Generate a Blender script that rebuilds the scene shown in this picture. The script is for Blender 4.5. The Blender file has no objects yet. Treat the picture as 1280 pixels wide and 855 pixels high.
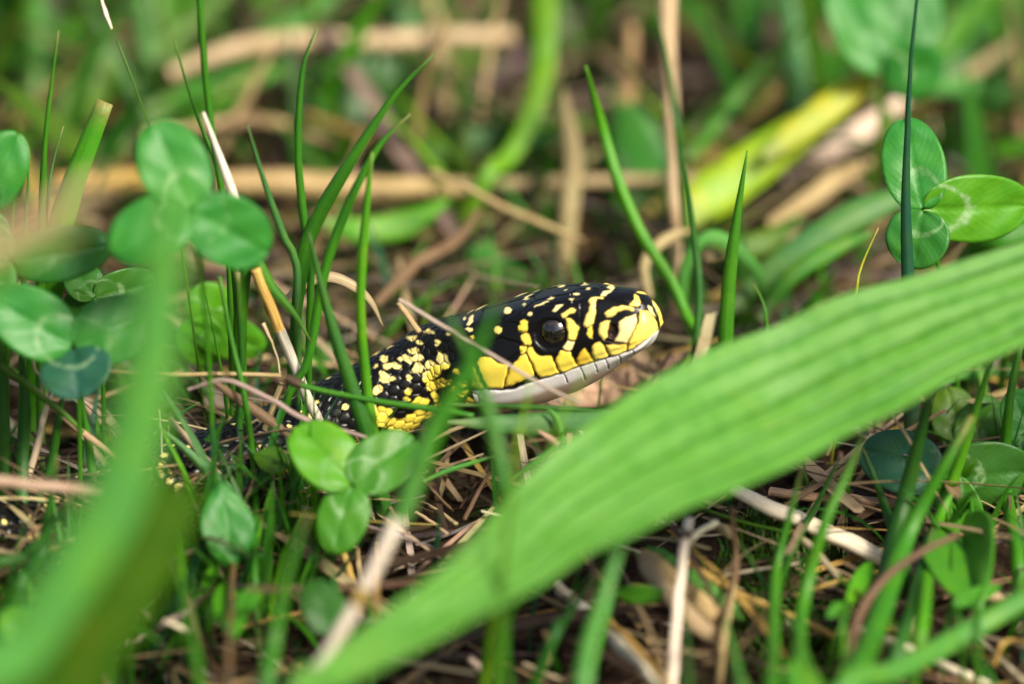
# A green whip snake lifting its head out of a clover-and-grass sward. Units: 1 unit = 1 cm.
import bpy, math, random
import numpy as np
from mathutils import Vector

S = bpy.context.scene
COL = S.collection
R = math.radians
S.unit_settings.system = 'METRIC'
S.unit_settings.scale_length = 0.01

# ------------------------------------------------------------------ camera, sky, sun, exposure
PITCH, DIST, FW = R(24.0), 110.0, 13.5          # look-down angle, focus distance, field width at focus
OZ = 2.05                                        # height of the focus point over the ground
PXW, PXH = 1280.0, 855.0
KPX = PXW / FW                                   # photo pixels per cm at the focus distance
ca, sa = math.cos(PITCH), math.sin(PITCH)
VF = np.array([0.0, ca, -sa]); VU = np.array([0.0, sa, ca]); VR = np.array([1.0, 0.0, 0.0])
CAM = np.array([0.0, 0.0, OZ]) - DIST * VF
cd = bpy.data.cameras.new('camera'); cam = bpy.data.objects.new('camera', cd); COL.objects.link(cam)
cam.location = CAM; cam.rotation_euler = (math.pi / 2 - PITCH, 0, 0)
cd.sensor_width = 36.0; cd.lens = 36.0 * DIST / FW
cd.clip_start = 1.0; cd.clip_end = 3000.0
cd.dof.use_dof = True; cd.dof.focus_distance = DIST + 0.25
APERTURE = 4.1                                   # lens opening in cm
cd.dof.aperture_fstop = (cd.lens * 1e-3) / APERTURE
cd.dof.aperture_blades = 7
S.camera = cam

SUN_EL, SUN_AZ = R(46.0), R(138.0)                # azimuth clockwise from +Y (away from the camera)
w = bpy.data.worlds.new('World'); S.world = w; w.use_nodes = True
nt = w.node_tree; bg = nt.nodes['Background']
sk = nt.nodes.new('ShaderNodeTexSky'); sk.sky_type = 'NISHITA'; sk.sun_disc = False
sk.sun_elevation = SUN_EL; sk.sun_rotation = SUN_AZ; sk.air_density = 1.0; sk.dust_density = 4.0
nt.links.new(sk.outputs[0], bg.inputs[0]); bg.inputs[1].default_value = 0.078
sd = bpy.data.lights.new('sun', 'SUN'); sun = bpy.data.objects.new('sun', sd); COL.objects.link(sun)
sd.energy = 3.5; sd.angle = R(16.0); sd.color = (1.0, 0.94, 0.80)
tosun = Vector((math.sin(SUN_AZ) * math.cos(SUN_EL), math.cos(SUN_AZ) * math.cos(SUN_EL), math.sin(SUN_EL)))
sun.rotation_euler = tosun.to_track_quat('Z', 'Y').to_euler()
S.view_settings.view_transform = 'Standard'; S.view_settings.look = 'None'
S.view_settings.exposure = 0.92; S.view_settings.gamma = 1.0
S.cycles.use_denoising = True
S.cycles.max_bounces = 8; S.cycles.transmission_bounces = 4; S.cycles.diffuse_bounces = 4

rng = np.random.default_rng(7); random.seed(7)

# ------------------------------------------------------------------ measuring helpers
def hgt(x, y):
    return (0.16 * np.sin(0.9 * x + 0.5) * np.cos(0.7 * y + 1.0) + 0.10 * np.sin(1.9 * x - 1.3 * y)
            + 0.06 * np.sin(3.1 * x + 2.3 * y + 2.0) - 0.1
            - 0.36 * (np.clip(-1.2 - y, 0, 13) + 0.25 * np.exp(-np.abs(y + 1.2) / 0.7)))      # the bank falls away toward the viewer

def P(px, py, Y):
    """the point at depth Y (cm behind the snake) that stands at a measured place of the photograph"""
    d = VF + VR * ((px - PXW / 2) / KPX / DIST) + VU * ((PXH / 2 - py) / KPX / DIST)
    return CAM + d * ((Y - CAM[1]) / d[1])

def G(px, py, z=0.0):   # a little lift z over the soil at a measured place
    d = VF + VR * ((px - PXW / 2) / KPX / DIST) + VU * ((PXH / 2 - py) / KPX / DIST)
    p = CAM + d * ((z - CAM[2]) / d[2])
    for _ in range(12):
        p = CAM + d * ((z + float(hgt(p[0], p[1])) - CAM[2]) / d[2])
    return p

def to_px(q):
    r = np.asarray(q, float) - CAM
    dz = r @ VF
    return PXW / 2 + (r @ VR) / dz * DIST * KPX, PXH / 2 - (r @ VU) / dz * DIST * KPX

def unit(v):
    return v / np.maximum(np.linalg.norm(v, axis=-1, keepdims=True), 1e-9)

def catmull(pts, n):
    p = np.asarray(pts, float)
    if len(p) == 2:
        t = np.linspace(0, 1, n)[:, None]; return p[0] * (1 - t) + p[1] * t
    q = np.vstack([2 * p[0] - p[1], p, 2 * p[-1] - p[-2]])
    seg = np.linalg.norm(np.diff(p[:, :3], axis=0), axis=1); cum = np.concatenate([[0], np.cumsum(seg)]); cum /= cum[-1]
    u = np.linspace(0, 1, n); k = np.clip(np.searchsorted(cum, u, 'right') - 1, 0, len(p) - 2)
    t = ((u - cum[k]) / np.maximum(cum[k + 1] - cum[k], 1e-9))[:, None]
    a, b, c, d = q[k], q[k + 1], q[k + 2], q[k + 3]
    return 0.5 * (2 * b + (c - a) * t + (2 * a - 5 * b + 4 * c - d) * t ** 2 + (3 * b - a - 3 * c + d) * t ** 3)

# ------------------------------------------------------------------ object helpers
def link(name, verts, faces, mat, parent=None, uv=None, col=None, smooth=True):
    me = bpy.data.meshes.new(name)
    verts = np.asarray(verts, np.float32).reshape(-1, 3)
    faces = np.asarray(faces, np.int32)
    me.vertices.add(len(verts)); me.vertices.foreach_set('co', verts.ravel())
    nf, k = faces.shape
    me.loops.add(nf * k); me.loops.foreach_set('vertex_index', faces.ravel())
    me.polygons.add(nf); me.polygons.foreach_set('loop_start', np.arange(0, nf * k, k, dtype=np.int32))
    me.update(calc_edges=True)
    if uv is not None:
        l = me.uv_layers.new(name='UVMap')
        l.data.foreach_set('uv', np.asarray(uv, np.float32)[faces.ravel()].ravel())
    if col is not None:
        a = me.color_attributes.new('pigment', 'FLOAT_COLOR', 'POINT')
        c = np.ones((len(verts), 4), np.float32); c[:, :3] = col
        a.data.foreach_set('color', c.ravel())
    me.polygons.foreach_set('use_smooth', np.full(nf, smooth))
    me.validate()
    me.materials.append(mat)
    o = bpy.data.objects.new(name, me); COL.objects.link(o)
    if parent is not None: o.parent = parent
    return o

def tag(o, label=None, cat=None, group=None, kind=None):
    if label: o['label'] = label
    if cat: o['category'] = cat
    if group: o['group'] = group
    if kind: o['kind'] = kind
    return o

def empty(name, loc, label, cat, group=None):
    o = bpy.data.objects.new(name, None); COL.objects.link(o); o.location = [float(v) for v in loc]
    o.empty_display_size = 0.2
    return tag(o, label, cat, group)

def to_local(v, parent):
    return np.asarray(v) - np.array(parent.location) if parent is not None else v

# ------------------------------------------------------------------ materials
def nodes(name):
    m = bpy.data.materials.new(name); m.use_nodes = True
    t = m.node_tree; t.nodes.clear()
    return m, t, t.nodes.new('ShaderNodeOutputMaterial')

def N(t, kind, **kw):
    n = t.nodes.new(kind)
    for k, v in kw.items():
        setattr(n, k, v)
    return n

def math_(t, op, a, b=None, c=None, clamp=False):
    n = N(t, 'ShaderNodeMath', operation=op); n.use_clamp = clamp
    for i, v in enumerate((a, b, c)):
        if v is None: continue
        if isinstance(v, (int, float)): n.inputs[i].default_value = v
        else: t.links.new(v, n.inputs[i])
    return n.outputs[0]

def mix(t, f, a, b, blend='MIX'):
    n = N(t, 'ShaderNodeMix', data_type='RGBA', blend_type=blend)
    if isinstance(f, (int, float)): n.inputs[0].default_value = f
    else: t.links.new(f, n.inputs[0])
    for i, v in ((6, a), (7, b)):
        if isinstance(v, tuple): n.inputs[i].default_value = (*v, 1)
        else: t.links.new(v, n.inputs[i])
    return n.outputs[2]

def noise(t, vec, scale, detail=3.0, rough=0.55):
    n = N(t, 'ShaderNodeTexNoise'); n.inputs['Scale'].default_value = scale
    n.inputs['Detail'].default_value = detail; n.inputs['Roughness'].default_value = rough
    t.links.new(vec, n.inputs['Vector']); return n.outputs['Fac']

def ramp(t, fac, lo, hi):
    n = N(t, 'ShaderNodeMapRange'); n.inputs[1].default_value = lo; n.inputs[2].default_value = hi
    n.interpolation_type = 'SMOOTHSTEP'
    t.links.new(fac, n.inputs[0]); return n.outputs[0]

def leafy(name, vein=26.0, ribs=(), trans=0.34, rough=0.42, spec=0.4, source='object', chevron=False, lateral=False, relief=0.12, spots=0.35, fibre=0.35, mottle=0.0):
    """living leaf: colour from the object (or its pigment), fibre lines from the UVs, light passing through"""
    m, t, out = nodes(name)
    uvn = N(t, 'ShaderNodeUVMap'); sep = N(t, 'ShaderNodeSeparateXYZ'); t.links.new(uvn.outputs[0], sep.inputs[0])
    u, v = sep.outputs[0], sep.outputs[1]
    geo = N(t, 'ShaderNodeNewGeometry')
    if source == 'object':
        oi = N(t, 'ShaderNodeObjectInfo'); base = oi.outputs['Color']
    else:
        at = N(t, 'ShaderNodeAttribute', attribute_name='pigment'); base = at.outputs['Color']
    n1 = noise(t, geo.outputs['Position'], 2.2, 4)
    n2 = noise(t, geo.outputs['Position'], 17.0, 3)
    c = mix(t, ramp(t, n1, 0.35, 0.7), base, mix(t, 1.0, base, (1.5, 1.15, 0.7), 'MULTIPLY'))
    c = mix(t, math_(t, 'MULTIPLY', ramp(t, n2, 0.45, 0.75), spots), c, mix(t, 1.0, base, (0.62, 0.74, 0.6), 'MULTIPLY'))
    # longitudinal fibres
    cu = N(t, 'ShaderNodeCombineXYZ'); t.links.new(math_(t, 'MULTIPLY', u, vein), cu.inputs[0]); t.links.new(math_(t, 'MULTIPLY', v, 1.2), cu.inputs[1])
    fib = noise(t, cu.outputs[0], 1.0, 2)
    if lateral:
        au = math_(t, 'ABSOLUTE', math_(t, 'SUBTRACT', u, 0.5))
        ph = math_(t, 'ADD', math_(t, 'MULTIPLY', v, 95.0), math_(t, 'MULTIPLY', au, -60.0))
        fib = math_(t, 'ADD', math_(t, 'MULTIPLY', math_(t, 'SINE', ph), 0.08), 0.46)
    c = mix(t, math_(t, 'MULTIPLY', ramp(t, fib, 0.35, 0.7), fibre), c, mix(t, 1.0, base, (0.7, 0.78, 0.6), 'MULTIPLY'))
    c = mix(t, math_(t, 'MULTIPLY', ramp(t, noise(t, geo.outputs['Position'], 0.9, 4, 0.6), 0.60, 0.72), 0.45), c, mix(t, 1.0, base, (3.2, 1.25, 0.9), 'MULTIPLY'))
    if mottle:
        vo = N(t, 'ShaderNodeTexVoronoi'); vo.feature = 'F1'; vo.inputs['Scale'].default_value = 4.2; t.links.new(geo.outputs['Position'], vo.inputs['Vector'])
        c = mix(t, math_(t, 'MULTIPLY', ramp(t, math_(t, 'ADD', vo.outputs['Distance'], math_(t, 'MULTIPLY', n2, 0.3)), 0.35, 0.75), mottle), c, mix(t, 1.0, base, (1.9, 1.28, 2.2), 'MULTIPLY'))
        c = mix(t, math_(t, 'MULTIPLY', ramp(t, noise(t, geo.outputs['Position'], 5.5, 2), 0.72, 0.78), 0.5), c, (0.16, 0.13, 0.03))
    if ribs:      # paler flesh between the veins
        band = math_(t, 'ADD', math_(t, 'MULTIPLY', math_(t, 'COSINE', math_(t, 'MULTIPLY', math_(t, 'SUBTRACT', u, 0.5), 34.9)), -0.5), 0.5)
        c = mix(t, math_(t, 'MULTIPLY', math_(t, 'POWER', band, 2.0), math_(t, 'ADD', 0.15, math_(t, 'MULTIPLY', n1, 0.6))), c, mix(t, 1.0, base, (1.75, 1.3, 1.6), 'MULTIPLY'))
    for uc in ribs:
        dd = math_(t, 'ABSOLUTE', math_(t, 'SUBTRACT', u, uc))
        c = mix(t, math_(t, 'MULTIPLY', math_(t, 'SUBTRACT', 1.0, ramp(t, dd, 0.002, 0.022)), math_(t, 'ADD', 0.35, math_(t, 'MULTIPLY', n1, 0.9))), c, mix(t, 1.0, base, (0.42, 0.62, 0.35), 'MULTIPLY'))
    if chevron:
        uu = math_(t, 'SUBTRACT', u, 0.5)
        a0 = math_(t, 'SUBTRACT', 0.44, math_(t, 'MULTIPLY', math_(t, 'MULTIPLY', uu, uu), 1.1))
        wob = math_(t, 'MULTIPLY', math_(t, 'SUBTRACT', noise(t, geo.outputs['Position'], 9.0), 0.5), 0.09)
        dd = math_(t, 'ABSOLUTE', math_(t, 'ADD', math_(t, 'SUBTRACT', v, a0), wob))
        mk = math_(t, 'MULTIPLY', math_(t, 'SUBTRACT', 1.0, ramp(t, dd, 0.008, 0.05)), ramp(t, noise(t, geo.outputs['Position'], 6.0), 0.35, 0.6))
        c = mix(t, math_(t, 'MULTIPLY', mk, math_(t, 'MULTIPLY', oi.outputs['Random'], 0.85)), c, (0.30, 0.46, 0.22))
    pr = N(t, 'ShaderNodeBsdfPrincipled'); t.links.new(c, pr.inputs['Base Color'])
    pr.inputs['Roughness'].default_value = rough; pr.inputs['Specular IOR Level'].default_value = spec
    bp = N(t, 'ShaderNodeBump'); bp.inputs['Strength'].default_value = relief * 3; bp.inputs['Distance'].default_value = 0.02
    t.links.new(math_(t, 'ADD', fib, math_(t, 'MULTIPLY', n2, 0.7)), bp.inputs['Height']); t.links.new(bp.outputs[0], pr.inputs['Normal'])
    if name == 'grass_leaf':
        al = N(t, 'ShaderNodeAttribute', attribute_name='pigment'); pos = al.outputs['Fac']
        tipm = math_(t, 'MULTIPLY', ramp(t, math_(t, 'ADD', pos, math_(t, 'MULTIPLY', math_(t, 'SUBTRACT', n2, 0.5), 0.10)), 0.92, 1.02), oi.outputs['Random'])
        c = mix(t, tipm, c, (0.34, 0.25, 0.09))
        foot = math_(t, 'MULTIPLY', math_(t, 'SUBTRACT', 1.0, ramp(t, pos, 0.03, 0.22)), ramp(t, pos, 0.0, 0.002))
        c = mix(t, math_(t, 'MULTIPLY', foot, 0.6), c, (0.26, 0.32, 0.13))
        t.links.new(c, pr.inputs['Base Color'])
    tr = N(t, 'ShaderNodeBsdfTranslucent'); t.links.new(mix(t, 1.0, c, (1.9, 1.55, 0.8), 'MULTIPLY'), tr.inputs[0])
    t.links.new(bp.outputs[0], tr.inputs['Normal'])
    ms = N(t, 'ShaderNodeMixShader'); ms.inputs[0].default_value = trans
    t.links.new(pr.outputs[0], ms.inputs[1]); t.links.new(tr.outputs[0], ms.inputs[2]); t.links.new(ms.outputs[0], out.inputs[0])
    return m

def dry(name, source='object', rough=0.6, trans=0.12, fibre=22.0, spec=0.3, low=(0.55, 0.45, 0.36), blot=0.55):
    """dead grass: pale fibres, brown weathered blotches"""
    m, t, out = nodes(name)
    uvn = N(t, 'ShaderNodeUVMap'); sep = N(t, 'ShaderNodeSeparateXYZ'); t.links.new(uvn.outputs[0], sep.inputs[0])
    geo = N(t, 'ShaderNodeNewGeometry')
    if source == 'object':
        oi = N(t, 'ShaderNodeObjectInfo'); base = oi.outputs['Color']
    else:
        at = N(t, 'ShaderNodeAttribute', attribute_name='pigment'); base = at.outputs['Color']
    cu = N(t, 'ShaderNodeCombineXYZ'); t.links.new(math_(t, 'MULTIPLY', sep.outputs[0], fibre), cu.inputs[0]); t.links.new(math_(t, 'MULTIPLY', sep.outputs[1], 1.6), cu.inputs[1])
    fib = noise(t, cu.outputs[0], 1.0, 4, 0.65)
    n1 = noise(t, geo.outputs['Position'], 3.5, 5, 0.6)
    c = mix(t, ramp(t, fib, 0.32, 0.66), mix(t, 1.0, base, low, 'MULTIPLY'), mix(t, 1.0, base, (1.15, 1.12, 1.08), 'MULTIPLY'))
    c = mix(t, math_(t, 'MULTIPLY', ramp(t, n1, 0.5, 0.72), blot), c, mix(t, 1.0, base, (0.5, 0.36, 0.24), 'MULTIPLY'))
    pr = N(t, 'ShaderNodeBsdfPrincipled'); t.links.new(c, pr.inputs['Base Color'])
    pr.inputs['Roughness'].default_value = rough; pr.inputs['Specular IOR Level'].default_value = spec
    bp = N(t, 'ShaderNodeBump'); bp.inputs['Strength'].default_value = 0.5; bp.inputs['Distance'].default_value = 0.02
    t.links.new(fib, bp.inputs['Height']); t.links.new(bp.outputs[0], pr.inputs['Normal'])
    tr = N(t, 'ShaderNodeBsdfTranslucent'); t.links.new(c, tr.inputs[0])
    ms = N(t, 'ShaderNodeMixShader'); ms.inputs[0].default_value = trans
    t.links.new(pr.outputs[0], ms.inputs[1]); t.links.new(tr.outputs[0], ms.inputs[2]); t.links.new(ms.outputs[0], out.inputs[0])
    return m

def soil_mat():
    m, t, out = nodes('soil')
    geo = N(t, 'ShaderNodeNewGeometry')
    n1 = noise(t, geo.outputs['Position'], 1.3, 6, 0.65); n2 = noise(t, geo.outputs['Position'], 9.0, 6, 0.7)
    c = mix(t, ramp(t, n1, 0.35, 0.65), (0.024, 0.014, 0.009), (0.062, 0.036, 0.021))
    c = mix(t, ramp(t, n2, 0.5, 0.75), c, (0.15, 0.085, 0.05))
    c = mix(t, math_(t, 'MULTIPLY', ramp(t, noise(t, geo.outputs['Position'], 0.55, 4), 0.52, 0.66), 0.6), c, (0.035, 0.06, 0.012))
    pr = N(t, 'ShaderNodeBsdfPrincipled'); t.links.new(c, pr.inputs['Base Color']); pr.inputs['Roughness'].default_value = 0.95
    pr.inputs['Specular IOR Level'].default_value = 0.15
    bp = N(t, 'ShaderNodeBump'); bp.inputs['Strength'].default_value = 0.9; bp.inputs['Distance'].default_value = 0.15
    t.links.new(n2, bp.inputs['Height']); t.links.new(bp.outputs[0], pr.inputs['Normal']); t.links.new(pr.outputs[0], out.inputs[0])
    return m

def skin_mat():
    m, t, out = nodes('snake_skin')
    at = N(t, 'ShaderNodeAttribute', attribute_name='pigment'); geo = N(t, 'ShaderNodeNewGeometry')
    n = noise(t, geo.outputs['Position'], 26.0, 4)
    c = mix(t, math_(t, 'MULTIPLY', ramp(t, n, 0.4, 0.8), 0.22), at.outputs['Color'], mix(t, 1.0, at.outputs['Color'], (0.85, 0.62, 0.4), 'MULTIPLY'))
    pr = N(t, 'ShaderNodeBsdfPrincipled'); t.links.new(c, pr.inputs['Base Color'])
    pr.inputs['Roughness'].default_value = 0.30; pr.inputs['Specular IOR Level'].default_value = 0.32
    bp = N(t, 'ShaderNodeBump'); bp.inputs['Strength'].default_value = 0.12; bp.inputs['Distance'].default_value = 0.01
    t.links.new(n, bp.inputs['Height']); t.links.new(bp.outputs[0], pr.inputs['Normal'])
    t.links.new(pr.outputs[0], out.inputs[0])
    return m

def glossy_mat(name, colr, rough=0.05, spec=0.6, source=False):
    m, t, out = nodes(name)
    pr = N(t, 'ShaderNodeBsdfPrincipled'); pr.inputs['Base Color'].default_value = (*colr, 1)
    if source:
        at = N(t, 'ShaderNodeAttribute', attribute_name='pigment'); t.links.new(at.outputs['Color'], pr.inputs['Base Color'])
    pr.inputs['Roughness'].default_value = rough; pr.inputs['Specular IOR Level'].default_value = spec
    t.links.new(pr.outputs[0], out.inputs[0]); return m

M_GRASS = leafy('grass_leaf')
M_CLOVER = leafy('clover_leaf', trans=0.3, rough=0.45, chevron=True, lateral=True, relief=0.1, mottle=0.22)
M_PLANT = leafy('herb_leaf', trans=0.3, rough=0.45, lateral=True, relief=0.1)
M_BROAD = leafy('broad_leaf', vein=34.0, trans=0.3, rough=0.5, spec=0.32, relief=0.1, spots=0.6, ribs=(0.14, 0.32, 0.5, 0.68, 0.86), fibre=0.45, mottle=0.6)
M_SOFT = leafy('soft_leaf', trans=0.4, rough=0.75, spec=0.1)
M_STUFFG = leafy('sward', source='pigment')
M_DRY = dry('dry_straw')
M_PALE = dry('bleached_straw', low=(0.84, 0.78, 0.70), blot=0.3)
M_STUFFD = dry('litter', source='pigment')
M_SOIL = soil_mat(); M_SKIN = skin_mat()
M_EYE = glossy_mat('snake_eye', (0.01, 0.008, 0.006), 0.04, 0.8, True)
_p = [n for n in M_EYE.node_tree.nodes if n.type == 'BSDF_PRINCIPLED'][0]; _p.inputs['Coat Weight'].default_value = 1.0; _p.inputs['Coat IOR'].default_value = 1.55; _p.inputs['Coat Roughness'].default_value = 0.03
M_DEW = glossy_mat('dew', (0.8, 0.85, 0.9), 0.02, 0.8)

GREEN = dict(mid=(0.050, 0.225, 0.013), blue=(0.040, 0.20, 0.060), deep=(0.030, 0.140, 0.014), lime=(0.16, 0.37, 0.018), lemon=(0.26, 0.44, 0.015),
             pale=(0.085, 0.30, 0.05), bright=(0.075, 0.30, 0.010), olive=(0.075, 0.19, 0.010), mint=(0.13, 0.44, 0.10), shade=(0.042, 0.115, 0.004), teal=(0.016, 0.095, 0.045), yellow=(0.40, 0.43, 0.03),
             clover=(0.030, 0.205, 0.024), grey=(0.07, 0.23, 0.06))
STRAW = dict(white=(0.86, 0.75, 0.58), pale=(0.60, 0.48, 0.29), tan=(0.46, 0.35, 0.18), brown=(0.17, 0.115, 0.065), pink=(0.50, 0.37, 0.25),
             grey=(0.36, 0.30, 0.28), dark=(0.075, 0.048, 0.028), gold=(0.52, 0.36, 0.10), lilac=(0.50, 0.42, 0.35))
def colour(o, c, j=0.10):
    k = 1 + random.uniform(-j, j)
    o.color = (c[0] * k * (1 + random.uniform(-j, j)), c[1] * k, c[2] * k * (1 + random.uniform(-j, j)), 1)

# ------------------------------------------------------------------ ground
def build_ground():
    ax = np.concatenate([[-700, -300, -140, -80], np.linspace(-45, 45, 181), [80, 140, 300, 700]])
    ay = np.concatenate([[-300, -150, -90], np.linspace(-60, 60, 241), [90, 150, 300, 800]])
    X, Y = np.meshgrid(ax, ay); Z = hgt(X, Y)
    Z = Z + 0.05 * np.sin(7.3 * X + 3 * np.sin(2 * Y)) * np.sin(6.1 * Y + 2 * np.sin(3 * X)) * (np.abs(X) < 46) * (np.abs(Y) < 61)
    n, m = X.shape
    i = np.arange(n * m).reshape(n, m)
    f = np.stack([i[:-1, :-1], i[:-1, 1:], i[1:, 1:], i[1:, :-1]], -1).reshape(-1, 4)
    o = link('ground', np.stack([X, Y, Z - 0.06], -1), f, M_SOIL); tag(o, 'dark brown soil under the grass', kind='structure')
build_ground()

# ------------------------------------------------------------------ the snake
def hermite(xs, ys, x):
    xs, ys = np.asarray(xs, float), np.asarray(ys, float)
    m = np.gradient(ys, xs)
    k = np.clip(np.searchsorted(xs, x, 'right') - 1, 0, len(xs) - 2)
    h = xs[k + 1] - xs[k]; t = np.clip((x - xs[k]) / h, 0, 1)
    return ((2 * t**3 - 3 * t**2 + 1) * ys[k] + (t**3 - 2 * t**2 + t) * h * m[k] + (-2 * t**3 + 3 * t**2) * ys[k + 1] + (t**3 - t**2) * h * m[k + 1])

YAW, UPTILT = R(20.0), R(20.0)
EX = np.array([math.cos(YAW) * math.cos(UPTILT), -math.sin(YAW) * math.cos(UPTILT), math.sin(UPTILT)])
EY = np.array([math.sin(YAW), math.cos(YAW), 0.0]); EZ = np.cross(EX, EY)
def at_z(px, py, z):
    d = VF + VR * ((px - PXW / 2) / KPX / DIST) + VU * ((PXH / 2 - py) / KPX / DIST)
    return CAM + d * ((z - CAM[2]) / d[2])
HO = at_z(600, 440, 1.62)                         # back of the head
# the side drawing of the head: drawing units per cm of the head's own axes
DA = np.array([[EX @ VR, -(EX @ VU)], [EY @ VR, -(EY @ VU)], [EZ @ VR, -(EZ @ VU)]]) * KPX
DO = np.array([600.0, 440.0])

TX  = [-1.2, -0.8, -0.3, 0.2, 0.7, 1.1, 1.4, 1.7, 2.0, 2.3, 2.75]
TZT = [0.50, 0.50, 0.52, 0.56, 0.60, 0.615, 0.61, 0.58, 0.515, 0.43, 0.32]
TWR = [0.38, 0.40, 0.42, 0.46, 0.49, 0.49, 0.47, 0.42, 0.35, 0.28, 0.20]
TZR = [0.34, 0.36, 0.38, 0.42, 0.46, 0.485, 0.485, 0.45, 0.38, 0.29, 0.20]
TW  = [0.54, 0.56, 0.60, 0.67, 0.67, 0.61, 0.56, 0.51, 0.45, 0.385, 0.32]
TWL = [0.50, 0.53, 0.59, 0.67, 0.65, 0.58, 0.53, 0.48, 0.42, 0.355, 0.29]
TZM = [-0.45, -0.44, -0.42, -0.39, -0.37, -0.335, -0.32, -0.30, -0.285, -0.265, -0.25]
TZB = [-0.62, -0.68, -0.75, -0.81, -0.83, -0.80, -0.75, -0.66, -0.54, -0.44, -0.38]

def build_snake():
    M = 336                                        # vertices round the body
    XT = 2.63
    xh = np.concatenate([np.linspace(-1.2, 2.3, 330, endpoint=False), 2.3 + (XT - 2.3) * np.sin(np.linspace(0, math.pi / 2 - 0.02, 90))])
    g = lambda tab: hermite(TX, tab, xh)
    zt, wr, zr, W, wl, zm, zb = map(g, (TZT, TWR, TZR, TW, TWL, TZM, TZB))
    z0 = -0.06 + 0 * xh
    H = [(0 * xh, zt), (0.38 * wr, zt - 0.008), (0.76 * wr, 0.55 * zt + 0.45 * zr + 0.015), (wr, zr), (wr + 0.5 * (W - wr), zr - 0.38 * (zr - z0)),
         (W, z0 + 0.06), (W * 1.0, 0.55 * z0 + 0.45 * zm), (wl, zm + 0.05), (wl * 0.985, zm - 0.05), (wl * 0.88, zm - 0.5 * (zm - zb)), (wl * 0.52, zb + 0.05), (0 * xh, zb)]
    H = np.array(H)                                # (12, 2, n)
    half = np.concatenate([H, H[-2:0:-1] * np.array([-1, 1])[None, :, None]])     # closed, 22 points
    half = np.transpose(half, (2, 0, 1))
    nK = half.shape[1]
    # smooth closed curve through the control points, resampled evenly
    tt = np.linspace(0, nK, 1400, endpoint=False); k = tt.astype(int); t = (tt - k)[None, :, None]
    p0, p1, p2, p3 = half[:, (k - 1) % nK], half[:, k % nK], half[:, (k + 1) % nK], half[:, (k + 2) % nK]
    cur = 0.5 * (2 * p1 + (p2 - p0) * t + (2 * p0 - 5 * p1 + 4 * p2 - p3) * t**2 + (3 * p1 - p0 - 3 * p2 + p3) * t**3)
    sec = np.empty((len(xh), M, 2))
    for i in range(len(xh)):
        c = np.vstack([cur[i], cur[i, :1]]); L = np.concatenate([[0], np.cumsum(np.linalg.norm(np.diff(c, axis=0), axis=1))])
        a = np.linspace(0, L[-1], M, endpoint=False)
        sec[i, :, 0] = np.interp(a, L, c[:, 0]); sec[i, :, 1] = np.interp(a, L, c[:, 1])
    # rounded snout
    e = np.sqrt(np.clip(1 - np.clip((xh - 2.3) / (XT - 2.3), 0, 1) ** 2, 0, 1))
    czn = 0.02
    sec[:, :, 0] *= (e ** 0.72)[:, None]
    low = sec[:, :, 1] < zm[:, None]
    ej = np.sqrt(np.clip(1 - np.clip((xh + 0.07 - 2.3) / (XT - 2.3), 0, 1) ** 2, 0, 1))
    zz = czn + (sec[:, :, 1] - czn) * (e ** 0.68)[:, None]
    sec[:, :, 1] = zz
    hr = np.stack([np.repeat(xh[:, None], M, 1), sec[:, :, 0], sec[:, :, 1]], -1)      # head-local
    # ----- body: spine behind the head
    sp = [HO, HO - 0.62 * EX]
    for px, py, z in ((502, 480, 1.10), (440, 513, 0.78), (366, 549, 0.5), (268, 588, 0.40), (150, 632, 0.12), (50, 668, -0.16), (-90, 690, 0.1), (-260, 690, 0.2), (-450, 680, 0.3)):
        sp.append(at_z(px, py, z))
    sp = np.array(sp)
    line = catmull(sp, 1600)
    L = np.concatenate([[0], np.cumsum(np.linalg.norm(np.diff(line, axis=0), axis=1))])
    sb = np.concatenate([-np.linspace(L[-1], 8.6, 90, endpoint=False), -np.linspace(8.6, 0.0, 720)])
    xall = np.concatenate([sb, xh[xh > 0.0]])
    cen = np.empty((len(xall), 3)); tan = np.empty_like(cen)
    for q in range(3):
        cen[:, q] = np.where(xall <= 0, np.interp(-np.minimum(xall, 0), L, line[:, q]), HO[q] + xall * EX[q])
    dl = unit(np.gradient(line, L, axis=0))
    for q in range(3):
        tan[:, q] = np.where(xall <= 0, -np.interp(-np.minimum(xall, 0), L, dl[:, q]), EX[q])
    tan = unit(tan)
    up = np.tile(np.array([0, 0, 1.0]), (len(xall), 1)); up = unit(up - (up * tan).sum(1)[:, None] * tan)
    side = np.cross(up, tan); side = unit(side)
    # head section brought onto every station
    yz = np.empty((len(xall), M, 2))
    for j in range(M):
        for q in range(2):
            yz[:, j, q] = np.interp(xall, xh, hr[:, j, 1 + q])
    ang = np.arctan2(np.interp(np.arange(M), np.arange(M), hr[0, :, 1]), hr[0, :, 2] + 0.05)
    th = np.linspace(0, 2 * math.pi, M, endpoint=False)
    rad = np.interp(xall, [-30, -14, -6, -2.0, -0.9, 3], [0.5, 0.66, 0.62, 0.585, 0.55, 0.55])
    circ = np.stack([np.sin(th)[None] * rad[:, None] * 0.98, np.cos(th)[None] * rad[:, None] - 0.05], -1)
    wt = np.clip((xall + 1.1) / 1.0, 0, 1); wt = (wt * wt * (3 - 2 * wt))[:, None, None]
    yz = circ * (1 - wt) + yz * wt
    base = cen[:, None, :] + side[:, None, :] * yz[:, :, :1] + up[:, None, :] * yz[:, :, 1:]
    loc = np.stack([np.repeat(xall[:, None], M, 1), yz[:, :, 0], yz[:, :, 1]], -1)
    # note: side = EY here, so the side seen in the photograph has negative y
    du = np.roll(base, -1, 1) - np.roll(base, 1, 1); dv = np.gradient(base, axis=0)
    nrm = unit(np.cross(dv, du)); outw = base - (cen[:, None, :])
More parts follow.
